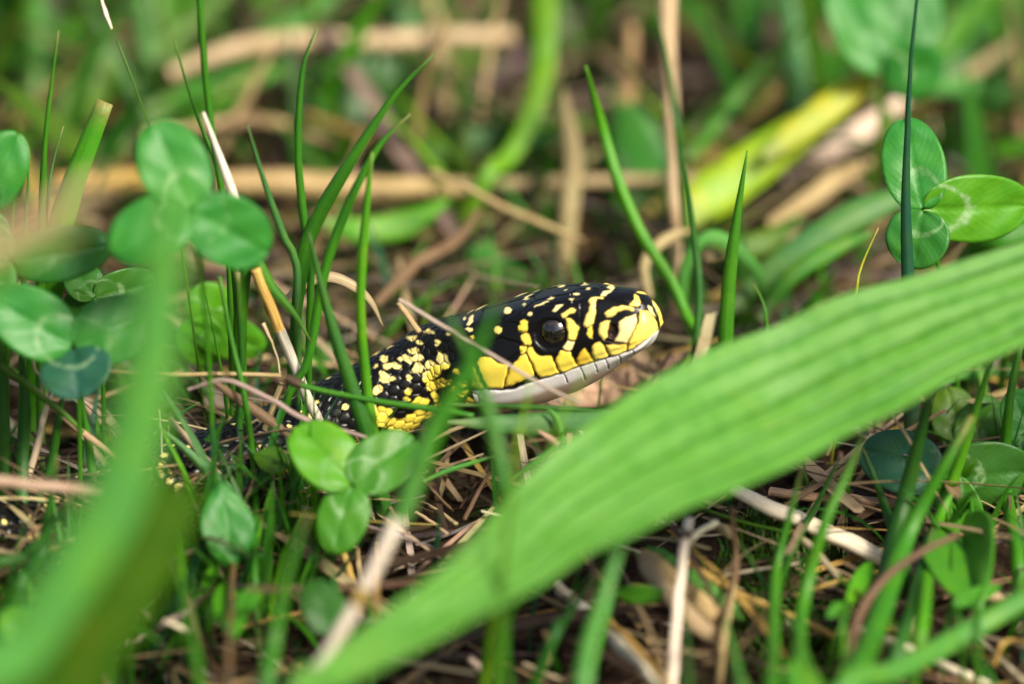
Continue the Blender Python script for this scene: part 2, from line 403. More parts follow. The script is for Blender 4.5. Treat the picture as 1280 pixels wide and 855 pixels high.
    nrm *= np.sign((nrm * outw).sum(-1, keepdims=True) + 1e-9)
    nrm[-1] = EX
    X, Yl, Z = loc[..., 0], loc[..., 1], loc[..., 2]
    ya = -np.abs(Yl)
    U = DO[0] + X * DA[0, 0] + ya * DA[1, 0] + Z * DA[2, 0]
    V = DO[1] + X * DA[0, 1] + ya * DA[1, 1] + Z * DA[2, 1]
    disp = np.zeros_like(X)
    black = np.array([0.0045, 0.004, 0.004]); yel = np.array([0.88, 0.70, 0.085]); ory = np.array([0.72, 0.36, 0.02]); cream = np.array([0.90, 0.78, 0.34])
    white = np.array([0.62, 0.60, 0.58]); pinkish = np.array([0.52, 0.40, 0.30])
    colr = np.tile(black, X.shape + (1,)).astype(float)
    sm = lambda a: np.clip(a, 0, 1) ** 2 * (3 - 2 * np.clip(a, 0, 1))
    def lay(mask, c):
        colr[:] = colr * (1 - mask[..., None]) + np.asarray(c) * mask[..., None]
    # ----- scales of neck and body (rows of rhombs)
    rows, ds = 29, 0.165
    fa = th[None, :] / (2 * math.pi) * rows + 0 * X
    fs = X / ds
    best = np.full(X.shape, 9.0); second = best.copy(); bi = np.zeros(X.shape, int); bj = bi.copy()
    r0 = np.floor(fa).astype(int)
    for dj in (0, 1):
        j = r0 + dj
        off = (j % 2) * 0.5
        s0 = np.floor(fs - off).astype(int)
        for di in (0, 1):
            i = s0 + di
            d = np.sqrt((fa - j) ** 2 * 0.8 + (fs - off - i) ** 2 * 1.25)
            c = d < best
            second = np.where(c, best, np.minimum(second, d))
            bi = np.where(c, i, bi); bj = np.where(c, j % rows, bj); best = np.where(c, d, best)
    edge = second - best
    reg = sm((-X + 0.12 - 0.25 * np.cos(th)[None]) / 0.12)                   # 1 on neck and body
    belly = sm((np.abs(th[None] - math.pi) * -1 + 0.62) / 0.12) + 0 * X
    plate = np.abs((X / 0.3) % 1 - 0.5) * 2
    disp += reg * (1 - belly) * (0.014 * sm(edge / 0.26) + 0.005 * sm(1 - best / 0.7)) - reg * 0.008
    disp += reg * belly * 0.02 * sm(plate / 0.2)
    # which scales carry yellow: read from the neck blobs, elsewhere at random
    z3 = lambda a: (440 + a[0] * 0.1988, 380 + a[1] * 0.1988, a[2] * 0.1988, a[3] * 0.1988)
    blobs = [z3(b) for b in ((380,213,25,10),(420,245,15,10),(390,295,28,14),(415,340,28,18),(360,350,20,18),(325,340,25,12),(272,390,28,15),(220,390,25,14),
        (205,345,20,18),(200,460,25,30),(235,475,30,12),(145,390,10,8),(415,405,28,28),(355,463,14,14),(580,365,28,40),(548,330,10,30),(490,385,30,22),(530,415,35,30),
        (480,455,35,28),(555,498,38,24),(500,520,30,25),(535,240,15,15),(470,170,15,6),(495,183,15,6),(610,185,12,6),(160,540,25,25),(195,680,45,28),(140,655,15,25),
        (190,740,50,28),(300,745,55,22),(290,785,50,20),(390,720,40,30),(380,770,40,30),(430,620,45,28),(430,690,40,25),(355,550,18,18),(340,600,18,10),
        (660,430,18,16),(615,485,15,12),(525,580,20,25),(700,500,26,15),(700,560,26,14),(640,540,18,16),(640,600,16,13),(545,640,22,18),(500,700,34,22),(590,690,24,18),(740,610,25,16),(80,700,40,40),(60,620,20,20))]
    cells = {}
    fi, fj = bi.ravel(), bj.ravel()
    order = np.argsort(best.ravel(), kind='stable')
    key = (fi + 500) * 64 + fj
    uk, first = np.unique(key[order], return_index=True)
    first = order[first]
    cpx = to_px(base.reshape(-1, 3)[first])
    val = {}
    rr = np.random.default_rng(3)
    for kk, v, pu, pv in zip(uk, first, cpx[0], cpx[1]):
        j = int(kk % 64); jn = min(j, rows - j); i = int(kk // 64) - 500
        a = jn / rows * 360.0                                                  # degrees from the back
        if pu > 436 and -3.6 < X.ravel()[v] < 0.35:
            near = j > rows / 2
            if not near and a > 12:
                continue
            y = 0.0
            for bx, by, rx, ry in blobs:
                if ((pu - bx) / (rx + 1.8)) ** 2 + ((pv - by) / (ry + 1.8)) ** 2 < 1: y = 1.0
            val[(i, j)] = (y, 0.8 if a < 75 else 1.0)
            val[(i, (rows - j) % rows)] = val[(i, j)]
        elif (i, j) not in val:
            bar = math.sin(i * 0.85) > 0.25
            p = 0.13 if a < 50 else (0.4 if bar else 0.08) if a < 105 else 0.6 if bar else 0.2
            val[(i, j)] = (1.0 if rr.random() < p else 0.0, rr.uniform(0.4, 0.6) if a < 60 else rr.uniform(0.55, 0.9))
    ylw = np.zeros(key.shape); siz = np.ones(key.shape)
    lut_y = np.array([val.get((int(k_ // 64) - 500, int(k_ % 64)), (0, 1))[0] for k_ in uk]); lut_s = np.array([val.get((int(k_ // 64) - 500, int(k_ % 64)), (0, 1))[1] for k_ in uk])
    pos = np.searchsorted(uk, key); ylw = lut_y[pos].reshape(X.shape); siz = lut_s[pos].reshape(X.shape)
    rag = 0.05 * np.sin(X * 61 + 7 * np.sin(th[None] * 23)) + 0.05 * np.sin(th[None] * 97 + 5 * np.sin(X * 37)) + 0.08 * np.sin(bi * 7.7 + bj * 3.1)
    spot = sm((siz * 0.62 + rag - best) / 0.09) * sm((edge - 0.09 + rag * 0.5) / 0.12) * ylw
    npx = to_px(base.reshape(-1, 3)); nu_, nv_ = npx[0].reshape(X.shape), npx[1].reshape(X.shape)
    nearz = (nu_ > 436) & (X > -3.6) & (X < 0.5) & (Yl < 0.10)
    paint = np.zeros(X.shape)
    wu, wv = nu_ + 1.1 * np.sin(nv_ * 0.45) + 0.3 * np.sin(nv_ * 1.5 + nu_), nv_ + 1.1 * np.sin(nu_ * 0.4) + 0.3 * np.sin(nu_ * 1.3 - nv_)
    for bx, by, rx, ry in blobs:
        q_ = np.sqrt(((wu - bx) / (rx * 1.14 + 0.4)) ** 2 + ((wv - by) / (ry * 1.14 + 0.4)) ** 2)
        paint = np.maximum(paint, sm((1.0 - q_) * min(rx, ry) / 1.6 + 0.5))
    spot = np.where(nearz, paint * (0.30 + 0.70 * sm((edge - 0.02) / 0.08)), spot)
    tone = (0.5 + 0.5 * np.sin(bi * 12.9 + bj * 78.2))[..., None]
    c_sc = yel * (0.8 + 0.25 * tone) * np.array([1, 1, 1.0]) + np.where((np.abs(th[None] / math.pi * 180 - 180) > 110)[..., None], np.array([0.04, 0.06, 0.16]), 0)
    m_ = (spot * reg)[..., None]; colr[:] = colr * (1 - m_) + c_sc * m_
    lay(reg * belly, (0.62, 0.54, 0.36)); lay(reg * belly * (1 - sm(plate / 0.16)) * 0.8, (0.06, 0.05, 0.03))
    # ----- head: pigment and shields from the side drawing
    hd = X > -0.35
    hu, hv = U[hd], V[hd]
    hu, hv = (hu + 0.4 * np.sin(hv * 0.53 + 2 * np.sin(hu * 0.21)) + 0.12 * np.sin(hv * 1.3 + hu * 0.9), hv + 0.4 * np.sin(hu * 0.47 + 2 * np.sin(hv * 0.27)) + 0.12 * np.sin(hu * 1.4 - hv))
    def seg_d(a, b):
        ax, ay = a; bx, by = b; vx, vy = bx - ax, by - ay
        t_ = np.clip(((hu - ax) * vx + (hv - ay) * vy) / (vx * vx + vy * vy + 1e-9), 0, 1)
        return np.hypot(hu - ax - t_ * vx, hv - ay - t_ * vy)
    def sdist(poly):
        d = np.full(hu.shape, 1e9); ins = np.zeros(hu.shape, bool)
        for (x1, y1), (x2, y2) in zip(poly, poly[1:] + poly[:1]):
            d = np.minimum(d, seg_d((x1, y1), (x2, y2)))
            c = (y1 > hv) != (y2 > hv)
            ins ^= c & (hu < (x2 - x1) * (hv - y1) / (y2 - y1 + 1e-12) + x1)
        return np.where(ins, d, -d)                 # positive inside
    z1 = lambda L_: [(660 + a / 6.106, 340 + b / 6.106) for a, b in L_]
    z2 = lambda L_: [(560 + a * 0.1988, 340 + b * 0.1988) for a, b in L_]
    hc = colr[hd]; hdsp = disp[hd]
    def lay_h(m, c):
        hc[:] = hc * (1 - m[:, None]) + np.asarray(c) * m[:, None]
    # lower jaw
    mouth = [(900, 400), (821, 415), (815.6, 419.5), (807.4, 424.5), (794.3, 435), (784.5, 440), (764.8, 446.5), (741.9, 453), (722.2, 459), (702.6, 467), (676.4, 474.5), (657, 480.5), (645, 486), (629.6, 488), (607, 487), (590, 489), (570, 492), (570, 640), (900, 640)]
    ms_ = sdist(mouth)
    jm = sm((ms_ + 0.6) / 1.4) * (X[hd] > 0.02)
    lay_h(jm, white)
    lay_h(jm * sm((ms_ - 11) / 9), pinkish)
    front = sm((hu - 700) / 60)
    hdsp += -0.03 * np.exp(-(ms_ / 1.3) ** 2) * (X[hd] > 0.3)
    hdsp += np.where(ms_ > 0, -0.018, 0) * sm((hu - 640) / 60)
    lay_h(np.exp(-(ms_ / 0.8) ** 2) * 0.75 * (X[hd] > 0.45), (0.05, 0.04, 0.03))
    # lower lip plates
    for a, b in (((395, 728), (440, 830)), ((500, 690), (535, 775)), ((590, 672), (620, 745)), ((690, 640), (715, 700)), ((270, 780), (300, 850)), ((790, 590), (815, 640))):
        a, b = z1([a])[0], z1([b])[0]; d = seg_d(a, b); mm = np.exp(-(d / 0.8) ** 2) * (ms_ > 0)
        lay_h(mm * 0.8, (0.10, 0.09, 0.08)); hdsp -= 0.016 * mm
    polys = [
        (z1([(850,290),(910,300),(950,340),(985,385),(990,450),(950,492),(890,525),(850,550),(790,592),(760,607),(757,560),(780,500),(820,420),(848,370),(845,320)]), yel * 1.0 + 0.04),
        (z1([(690,385),(740,345),(820,325),(830,370),(815,430),(780,500),(755,546),(690,540),(655,525),(680,490),(695,440)]), cream),
        (z1([(590,370),(625,375),(610,420),(605,460),(605,490),(580,520),(550,490),(535,440),(555,390)]), yel * .6 + cream * .4),
        (z1([(585,320),(610,290),(660,268),(720,258),(770,262),(805,280),(800,300),(770,290),(720,290),(680,305),(660,330),(640,345),(600,345)]), yel * .6 + cream * .4),
        (z1([(810,170),(845,190),(855,230),(840,265),(800,265),(770,250),(790,235),(810,205)]), yel * .8 + cream * .2),
        (z1([(915,250),(940,270),(965,320),(972,345),(950,335),(925,300),(912,275)]), cream),
        (z1([(460,225),(480,200),(520,188),(575,195),(565,205),(525,205),(510,230),(515,290),(510,340),(495,390),(475,415),(445,420),(425,405),(435,350),(465,290),(475,250)]), yel * .5 + cream * .5),
        (z1([(455,430),(490,410),(490,505),(470,505),(450,470)]), yel),
        (z1([(555,175),(575,150),(620,135),(645,140),(610,165),(590,185),(560,188)]), cream),
        (z1([(290,355),(330,355),(390,425),(370,490),(355,525),(310,520),(300,490),(300,430)]), yel * .8 + cream * .2),
        (z1([(255,325),(300,290),(340,275),(365,290),(350,315),(310,320),(290,350),(265,345)]), yel * .7 + cream * .3),
        (z1([(275,545),(300,525),(355,535),(340,580),(315,607),(285,600),(265,575)]), cream),
        (z1([(250,600),(290,605),(320,610),(345,660),(380,715),(330,757),(270,772),(235,745),(215,690),(220,650)]), yel * 1.0),
        (z1([(430,580),(460,615),(500,680),(460,702),(400,716),(380,710),(375,660),(395,620)]), ory * .5 + yel * .5),
        (z1([(510,540),(550,535),(575,565),(610,630),(600,652),(540,670),(510,660),(490,620),(492,570)]), yel * .8 + cream * .2),
        (z1([(590,555),(640,555),(750,555),(752,603),(700,630),(640,640),(615,610),(605,580)]), yel * .8 + cream * .2),
        (z1([(185,300),(210,260),(260,240),(270,250),(230,285),(210,303)]), cream),
        (z1([(340,167),(370,158),(395,160),(395,172),(350,178)]), cream), (z1([(150,207),(180,188),(205,188),(190,203),(160,212)]), cream),
        (z1([(275,138),(310,108),(325,110),(310,130),(285,140)]), cream), (z1([(315,210),(335,196),(355,200),(335,212)]), cream), (z1([(435,130),(460,122),(482,125),(462,134)]), cream),
        (z1([(505,95),(530,86),(552,97),(530,103)]), cream), (z1([(0,330),(15,310),(34,310),(30,326)]), cream),
        (z2([(445,340),(455,310),(480,300),(505,310),(500,370),(460,380),(445,365)]), yel), (z2([(460,395),(490,382),(510,390),(530,440),(515,465),(490,460),(465,430)]), yel * .9 + cream * .1),
        (z2([(455,470),(470,458),(495,470),(490,500),(470,515),(455,505)]), yel), (z2([(500,480),(530,470),(560,520),(600,530),(650,525),(680,590),(705,635),(640,655),(600,664),(560,645),(530,570),(495,520)]), yel),
        (z2([(430,560),(460,525),(490,515),(520,570),(540,620),(540,655),(450,690),(390,715),(355,720),(370,660),(400,590)]), yel * .9 + ory * .1),
        (z2([(180,575),(200,540),(235,530),(270,540),(310,570),(385,585),(380,630),(350,725),(320,735),(245,728),(215,670),(195,620)]), yel),
        (z2([(162,590),(180,630),(205,690),(230,730),(190,735),(150,710),(145,640)]), yel * .9),
        (z2([(350,240),(362,222),(385,218),(402,235),(398,255),(378,265),(358,258)]), cream), (z2([(290,365),(298,345),(318,338),(340,350),(338,375),(318,390),(298,383)]), yel * .6 + cream * .4),
        (z2([(500,265),(515,253),(533,258),(528,270),(512,276)]), cream), (z2([(465,205),(480,193),(495,203),(482,218)]), cream * .7),
        (z2([(118,330),(135,285),(150,265),(162,275),(158,310),(138,335)]), cream), (z2([(105,360),(125,346),(155,352),(160,366),(135,375)]), cream), (z2([(142,405),(160,398),(170,412),(155,424)]), yel),
        (z2([(90,292),(105,278),(115,288),(100,302)]), cream), (z2([(472,172),(490,162),(510,166),(490,177)]), cream), (z2([(205,205),(250,188),(258,193),(215,212)]), cream),
        (z2([(540,217),(580,198),(630,180),(634,185),(585,207),(545,222)]), cream), (z2([(520,142),(560,132),(602,125),(604,130),(560,139)]), cream), (z2([(425,162),(450,154),(472,155),(450,164)]), cream),
    ]
    for poly, c in polys:
        us = [p[0] for p in poly]; vs = [p[1] for p in poly]
        s_ = sdist(poly)
        big = (max(us) - min(us)) * (max(vs) - min(vs)) > 260
        m = sm((s_ + 0.75) / 1.5)
        # warm, browner rims on the lip shields
        rim = np.exp(-(s_ / 2.2) ** 2) * (0.35 if big else 0.15)
        cc = np.asarray(c)[None] * (1 - rim[:, None]) + (np.asarray(c) * np.array([0.85, 0.55, 0.35]))[None] * rim[:, None]
        hc[:] = hc * (1 - m[:, None]) + cc * m[:, None]
        hdsp += (0.015 if big else 0.004) * sm((s_ + 0.8) / 3.6)
    lines = [z2([(495, 515), (545, 625), (560, 660)]), z2([(385, 585), (350, 730)]), z2([(650, 525), (680, 590), (706, 640)]), z2([(178, 575), (200, 640), (240, 732)]), z2([(445, 378), (505, 376)]), z2([(465, 465), (520, 467)]),
             z1([(840, 320), (828, 400), (780, 500), (756, 550), (756, 608)]), z1([(590, 520), (650, 540), (756, 550)]), z1([(912, 290), (945, 325), (972, 352)]), z1([(800, 268), (850, 268)]), z1([(310, 525), (360, 528)]), z1([(265, 600), (320, 610)])]
    for l in lines:
        d = np.full(hu.shape, 1e9)
        for a, b in zip(l, l[1:]): d = np.minimum(d, seg_d(a, b))
        mm = np.exp(-(d / 0.75) ** 2); lay_h(mm * 0.85, (0.035, 0.022, 0.012)); hdsp -= 0.02 * np.exp(-(d / 1.0) ** 2)
    # dark shields: sutures that only show as relief
    for l in (z2([(240, 470), (330, 415), (450, 450)]), z2([(270, 520), (380, 560), (460, 500)]), z2([(330, 300), (450, 330)]), z2([(230, 400), (330, 310), (420, 250)]), z1([(400, 250), (400, 420), (330, 620)]),
              z1([(520, 210), (500, 500)]), z1([(560, 200), (700, 230), (800, 250)]), z1([(120, 250), (330, 230), (450, 180), (560, 130)])):
        d = np.full(hu.shape, 1e9)
        for a, b in zip(l, l[1:]): d = np.minimum(d, seg_d(a, b))
        hdsp -= 0.018 * np.exp(-(d / 1.0) ** 2)
    # head top: shields in plan
    xl, yl_, zl = X[hd], Yl[hd], Z[hd]
    for a, b in (((0.25, 0), (1.02, 0)), ((1.02, 0), (1.12, .2)), ((1.12, .2), (1.62, .15)), ((1.62, .15), (1.68, 0)), ((1.68, 0), (2.2, 0)), ((1.62, .15), (1.72, .36)), ((1.12, .2), (1.0, .44)), ((.25, .0), (.35, .35))):
        vx, vy = b[0] - a[0], b[1] - a[1]; yy = np.abs(yl_)
        t_ = np.clip(((xl - a[0]) * vx + (yy - a[1]) * vy) / (vx * vx + vy * vy), 0, 1)
        d = np.hypot(xl - a[0] - t_ * vx, yy - a[1] - t_ * vy)
        hdsp -= 0.018 * np.exp(-(d / 0.014) ** 2) * (zl > 0.3)
    # nostril
    ns = sdist(z1([(640,385),(680,400),(690,440),(680,490),(650,515),(615,510),(603,480),(612,430),(625,395)]))
    m = sm((ns + 0.6) / 1.2); lay_h(m, (0.035, 0.018, 0.012)); hdsp -= 0.06 * sm(ns / 4)
    lay_h(sm((ns - 2.5) / 2) * 0.8, (0.01, 0.006, 0.005))
    # socket
    ec = np.array([688.0, 418.5]); ed = np.hypot((hu - ec[0]), (hv - ec[1]) * 1.05)
    hdsp += 0.004 * np.exp(-((ed - 24) / 3.0) ** 2) - 0.02 * sm((22 - ed) / 4)
    lay_h(sm((23.5 - ed) / 2.0) * (np.abs(yl_) > 0.25), black)
    colr[hd] = hc; disp[hd] = hdsp
    fade = np.ones(len(xall)); fade[-6:] = np.linspace(1, 0.2, 6)
    v = base + nrm * (disp * fade[:, None])[..., None]
    n = len(xall); i = np.arange(n * M).reshape(n, M)
    f = np.stack([i[:-1], np.roll(i, -1, 1)[:-1], np.roll(i, -1, 1)[1:], i[1:]], -1).reshape(-1, 4)
    vv = np.vstack([v.reshape(-1, 3), v[-1].mean(0) + EX * 0.004, v[0].mean(0)])
    cap = []
    for q in range(0, M, 1):
        cap.append((i[-1, q], i[-1, (q + 1) % M], n * M, n * M)); cap.append((i[0, (q + 1) % M], i[0, q], n * M + 1, n * M + 1))
    cc = np.vstack([colr.reshape(-1, 3), colr[-1].mean(0), colr[0].mean(0)])
    tri = np.array([c[:3] for c in cap])
    # caps as degenerate-free triangles in a second pass: append via quads split
    o = link('snake', vv, f, M_SKIN, col=cc)
    import bmesh
    bm = bmesh.new(); bm.from_mesh(o.data); bm.verts.ensure_lookup_table()
    for a, b, c in tri:
        try: bm.faces.new((bm.verts[int(a)], bm.verts[int(b)], bm.verts[int(c)])).smooth = True
        except ValueError: pass
    bm.to_mesh(o.data); bm.free()
    tag(o, 'black snake with yellow-edged scales lifting its head out of the grass', 'snake')
    # eyes
    for sgn in (-1, 1):
        ctr = HO + EX * 1.345 + EY * (0.338 * sgn) + EZ * 0.205
        nu, nv, r = 48, 32, 0.24
        ax_ = unit(EY * sgn + EX * 0.22 + EZ * 0.10); a1 = unit(np.cross(ax_, EZ)); a2 = np.cross(a1, ax_)
        ph = np.linspace(0, math.pi, nv); la = np.linspace(0, 2 * math.pi, nu, endpoint=False)
        PH, LA = np.meshgrid(ph, la, indexing='ij')
        dirs = ax_ * np.cos(PH)[..., None] + (a1 * np.cos(LA)[..., None] + a2 * np.sin(LA)[..., None]) * np.sin(PH)[..., None]
        vs = ctr + dirs * r
        deg = np.degrees(PH)
        cl = np.tile(np.array([0.006, 0.005, 0.005]), PH.shape + (1,)).astype(float)
        ring = np.exp(-((deg - 33) / 3.0) ** 2)[..., None] * (0.5 + 0.5 * np.sin(LA * 5))[..., None]
        cl = cl * (1 - ring) + np.array([0.10, 0.055, 0.012]) * ring
        iris = ((deg > 31) & (deg < 60))[..., None] * 0.7
        cl = cl * (1 - iris) + (cl * 0.5 + np.array([0.008, 0.005, 0.003])) * iris
        ii = np.arange(nv * nu).reshape(nv, nu)
        ff = np.stack([ii[:-1], np.roll(ii, -1, 1)[:-1], np.roll(ii, -1, 1)[1:], ii[1:]], -1).reshape(-1, 4)
        link('eye', vs, ff, M_EYE, parent=o, col=cl.reshape(-1, 3))
    return sp
SPINE = build_snake()
SNAKE_LINE = catmull(SPINE, 200)
# ------------------------------------------------------------------ blades, stems and leaves
def trace(path, Y, n):
    """measured path -> smooth 3D line; Y = (depth at start, depth at end) or ('g', h0, h1) lying over the ground"""
    pts = []
    m = len(path)
    for i, q in enumerate(path):
        f = i / (m - 1)
        if Y[0] == 'g':
            pts.append(G(q[0], q[1], Y[1] * (1 - f) + Y[2] * f))
        else:
            y = (Y[0] * (1 - f) + Y[1] * f) if len(q) < 3 else q[2]
            yg = ((PXH / 2 - q[1]) / KPX + (OZ - 0.1) * ca) / sa
            pts.append(P(q[0], q[1], min(y - (0.6 if y > 4 else 0), yg - 0.15)))
    return np.array(pts)

def px_cm(p):
    return ((np.asarray(p) - CAM) @ VF)[..., None] / DIST / KPX if np.ndim(p) > 1 else ((np.asarray(p) - CAM) @ VF) / DIST / KPX

def rooted(pts):
    """continue the start of a path down into the soil"""
    p = pts[0]; g = float(hgt(p[0], p[1])) - 0.15
    if p[2] > g + 0.05:
        d = pts[0] - pts[1]; d = d / max(np.linalg.norm(d), 1e-6)
        drop = p[2] - g
        dx = np.clip(d[0] / max(-d[2], 0.35), -0.6, 0.6) * drop * 0.6
        return np.vstack([[p[0] + dx, p[1], g], pts]), 1
    return pts, 0

PROF = {
    'grass': lambda f: (0.62 + 0.38 * np.clip(f / 0.3, 0, 1)) * np.clip(1 - f ** 2.6, 0, 1) ** 0.9 + 0.02,
    'strap': lambda f: (0.7 + 0.3 * np.clip(f / 0.3, 0, 1)) * np.clip((1 - f) / 0.06, 0.0, 1) ** 0.5 + 0.02,
    'needle': lambda f: np.clip(1 - f, 0, 1) ** 0.7 + 0.06,
    'spindle': lambda f: np.clip(np.sin(np.pi * np.clip(f * 0.94 + 0.04, 0, 1)), 0, 1) ** 0.8 + 0.05,
    'even': lambda f: 1.0 + 0 * f,
    'stripend': lambda f: (0.25 + 0.75 * np.clip(f / 0.12, 0, 1)) * (0.2 + 0.8 * np.clip((1 - f) / 0.12, 0, 1)),
}

def ribbon_geo(line, half, fold, twist, thick, face=None):
    n = len(line)
    tan = unit(np.gradient(line, axis=0))
    view = unit(line - CAM) if face is None else np.tile(np.asarray(face, float), (n, 1))
    b = unit(np.cross(tan, view)); nn = np.cross(b, tan)
    tw = np.linspace(twist[0], twist[1], n)[:, None]
    bb = b * np.cos(tw) + nn * np.sin(tw); nn = unit(np.cross(bb, tan))
    us = np.array([-1, -0.55, -0.12, 0.12, 0.55, 1.0])
    h = half[:, None]
    top, bot = [], []
    for u in us:
        lift = fold * abs(u) - fold * 0.5
        q = line + bb * (u * h) + nn * (lift * h)
        e = thick * (1 - 0.75 * abs(u) ** 2)
        top.append(q + nn * e); bot.append(q - nn * e)
    ring = np.stack(top + bot[::-1], 1)                    # n, 12, 3
    k = ring.shape[1]
    idx = np.arange(n * k).reshape(n, k)
    f = np.stack([idx[:-1], np.roll(idx, -1, 1)[:-1], np.roll(idx, -1, 1)[1:], idx[1:]], -1).reshape(-1, 4)
    uu = np.concatenate([us, us[::-1]]) * 0.5 + 0.5
    L = np.concatenate([[0], np.cumsum(np.linalg.norm(np.diff(line, axis=0), axis=1))])
    uv = np.stack([np.repeat(uu[None], n, 0), np.repeat(L[:, None], k, 1)], -1).reshape(-1, 2)
    caps = []
    for r in (idx[0], idx[-1]):
        for q in range(k // 2 - 1):
            caps.append((r[q], r[q + 1], r[k - 2 - q], r[k - 1 - q]))
    return ring.reshape(-1, 3), np.vstack([f, caps]), uv

def blade(label, c, path, wpx, Y=(0, 0), prof='grass', fold=0.45, twist=(0.0, 0.3), root=True, name='grass_shoot', cat='grass blade', group='green grass blades', mat=None, parent=None, n=30, thick=0.012, key=None):
    pts = trace(path, Y, n)
    if root: pts, _ = rooted(pts)
    line = catmull(pts, n)
    f = np.linspace(0, 1, n)
    k = px_cm(line)[:, 0]
    if isinstance(wpx, (list, tuple)):
        wd = np.interp(f, np.linspace(0, 1, len(wpx)), wpx) * k
    else:
        wd = wpx * PROF[prof](f) * k
    v, fc, uv = ribbon_geo(line, np.maximum(wd * 0.5, 0.006), fold, twist, np.minimum(thick, wd * 0.2)[:, None])
    o = link(name, v, fc, mat or M_GRASS, parent=parent, uv=uv, col=np.repeat(0.01 + 0.99 * f, 12)[:, None])
    colour(o, GREEN[c] if c in GREEN else STRAW[c])
    if parent is None: tag(o, label, cat, group)
    return o

def tube_geo(line, rad, k=9, oval=1.0):
    n = len(line); tan = unit(np.gradient(line, axis=0))
    b = unit(np.cross(tan, np.array([0.13, 0.2, 0.97]))); c = np.cross(b, tan)
    a = np.linspace(0, 2 * math.pi, k, endpoint=False)
    ring = line[:, None] + (b[:, None] * np.cos(a)[None, :, None] + c[:, None] * np.sin(a)[None, :, None] * oval) * rad[:, None, None]
    idx = np.arange(n * k).reshape(n, k)
    f = np.stack([idx[:-1], np.roll(idx, -1, 1)[:-1], np.roll(idx, -1, 1)[1:], idx[1:]], -1).reshape(-1, 4)
    L = np.concatenate([[0], np.cumsum(np.linalg.norm(np.diff(line, axis=0), axis=1))])
    uv = np.stack([np.repeat((a / 2 / math.pi)[None], n, 0), np.repeat(L[:, None], k, 1)], -1).reshape(-1, 2)
    return ring.reshape(-1, 3), f, uv

def close_ends(v, f, uv, n, k, line):
    m = len(v)
    v = np.vstack([v, line[0], line[-1]]); uv = np.vstack([uv, uv[0], uv[-1]])
    extra = []
    h = k // 2
    for base, c in ((0, m), ((n - 1) * k, m + 1)):
        for q in range(0, k - 1, 2):
            extra.append((base + q, base + q + 1, base + (q + 2) % k, c))
    return v, np.vstack([f, extra]), uv

def stalk(label, c, path, wpx, Y=(0, 0), root=False, name='dry_straw', cat='straw', group='dry straws', mat=None, parent=None, n=34, nodes_at=(), taper=(1, 1), oval=0.8, wob=0.02, node_c='brown', node_w=1.25):
    pts = trace(path, Y, n)
    if root: pts, _ = rooted(pts)
    line = catmull(pts, n)
    line = line + np.stack([np.interp(np.linspace(0, 1, n), np.linspace(0, 1, 9), rng.normal(0, wob * min(1.0, float(np.linalg.norm(line[-1] - line[0])) / 4.0), 9)) for _ in range(3)], -1)
    f = np.linspace(0, 1, n); k = px_cm(line)[:, 0]
    if isinstance(wpx, (list, tuple)):
        wd = np.interp(f, np.linspace(0, 1, len(wpx)), wpx) * k
    else:
        wd = wpx * (taper[0] * (1 - f) + taper[1] * f) * k
    v, fc, uv = tube_geo(line, np.maximum(wd * 0.5, 0.006), 10, oval)
    v, fc, uv = close_ends(v, fc, uv, n, 10, line)
    o = link(name, v, fc, mat or (M_PALE if c == 'white' else M_DRY), parent=parent, uv=uv)
    colour(o, STRAW[c] if c in STRAW else GREEN[c])
    if parent is None: tag(o, label, cat, group)
    for na in nodes_at:
        i = int(na * (n - 1)); i = min(max(i, 1), n - 2)
        t = unit(line[i + 1] - line[i - 1]); r = wd[i] * 0.5 * node_w
        z = np.linspace(-1, 1, 9)
        l2 = line[i] + t * (z * r * 1.4)[:, None]
        vv, ff, uu = tube_geo(l2, r * (0.82 + 0.22 * np.cos(z * 1.5)), 10, oval)
        q = link('node', vv, ff, M_DRY, parent=o, uv=uu); colour(q, STRAW[node_c] if node_c in STRAW else GREEN[node_c])
    return o

def sheet(name, Pg, mat, parent=None, thick=0.02):
    """closed leaf of some thickness from a (nv, nu, 3) grid"""
    nv, nu, _ = Pg.shape
    du = np.gradient(Pg, axis=1); dv = np.gradient(Pg, axis=0); nn = unit(np.cross(du, dv))
    up = Pg + nn * thick * 0.5; dn = Pg - nn * thick * 0.5
    v = np.vstack([up.reshape(-1, 3), dn.reshape(-1, 3)])
    i = np.arange(nv * nu).reshape(nv, nu); j = i + nv * nu
    f = [np.stack([i[:-1, :-1], i[:-1, 1:], i[1:, 1:], i[1:, :-1]], -1).reshape(-1, 4), np.stack([j[:-1, :-1], j[1:, :-1], j[1:, 1:], j[:-1, 1:]], -1).reshape(-1, 4)]
    for a, b in ((i[0], j[0]), (j[-1], i[-1]), (j[:, 0], i[:, 0]), (i[:, -1], j[:, -1])):
        f.append(np.stack([a[1:], a[:-1], b[:-1], b[1:]], -1))
    uvg = np.stack(np.meshgrid(np.linspace(0, 1, nu), np.linspace(0, 1, nv)), -1).reshape(-1, 2)
    return link(name, v, np.vstack(f), mat, parent=parent, uv=np.vstack([uvg, uvg]))

def leaf_shape(kind, a):
    if kind == 'round': return np.sqrt(np.clip(1 - (2 * np.clip(a, 0, 1) ** 0.86 - 1) ** 2, 0, 1)) ** 0.92
    if kind == 'oval': return np.clip(np.sin(np.pi * np.clip(a, 0, 1) ** 0.85), 0, 1) ** 0.8
    return np.clip(np.sin(np.pi * np.clip(a, 0, 1) ** 1.1), 0, 1) ** 0.9

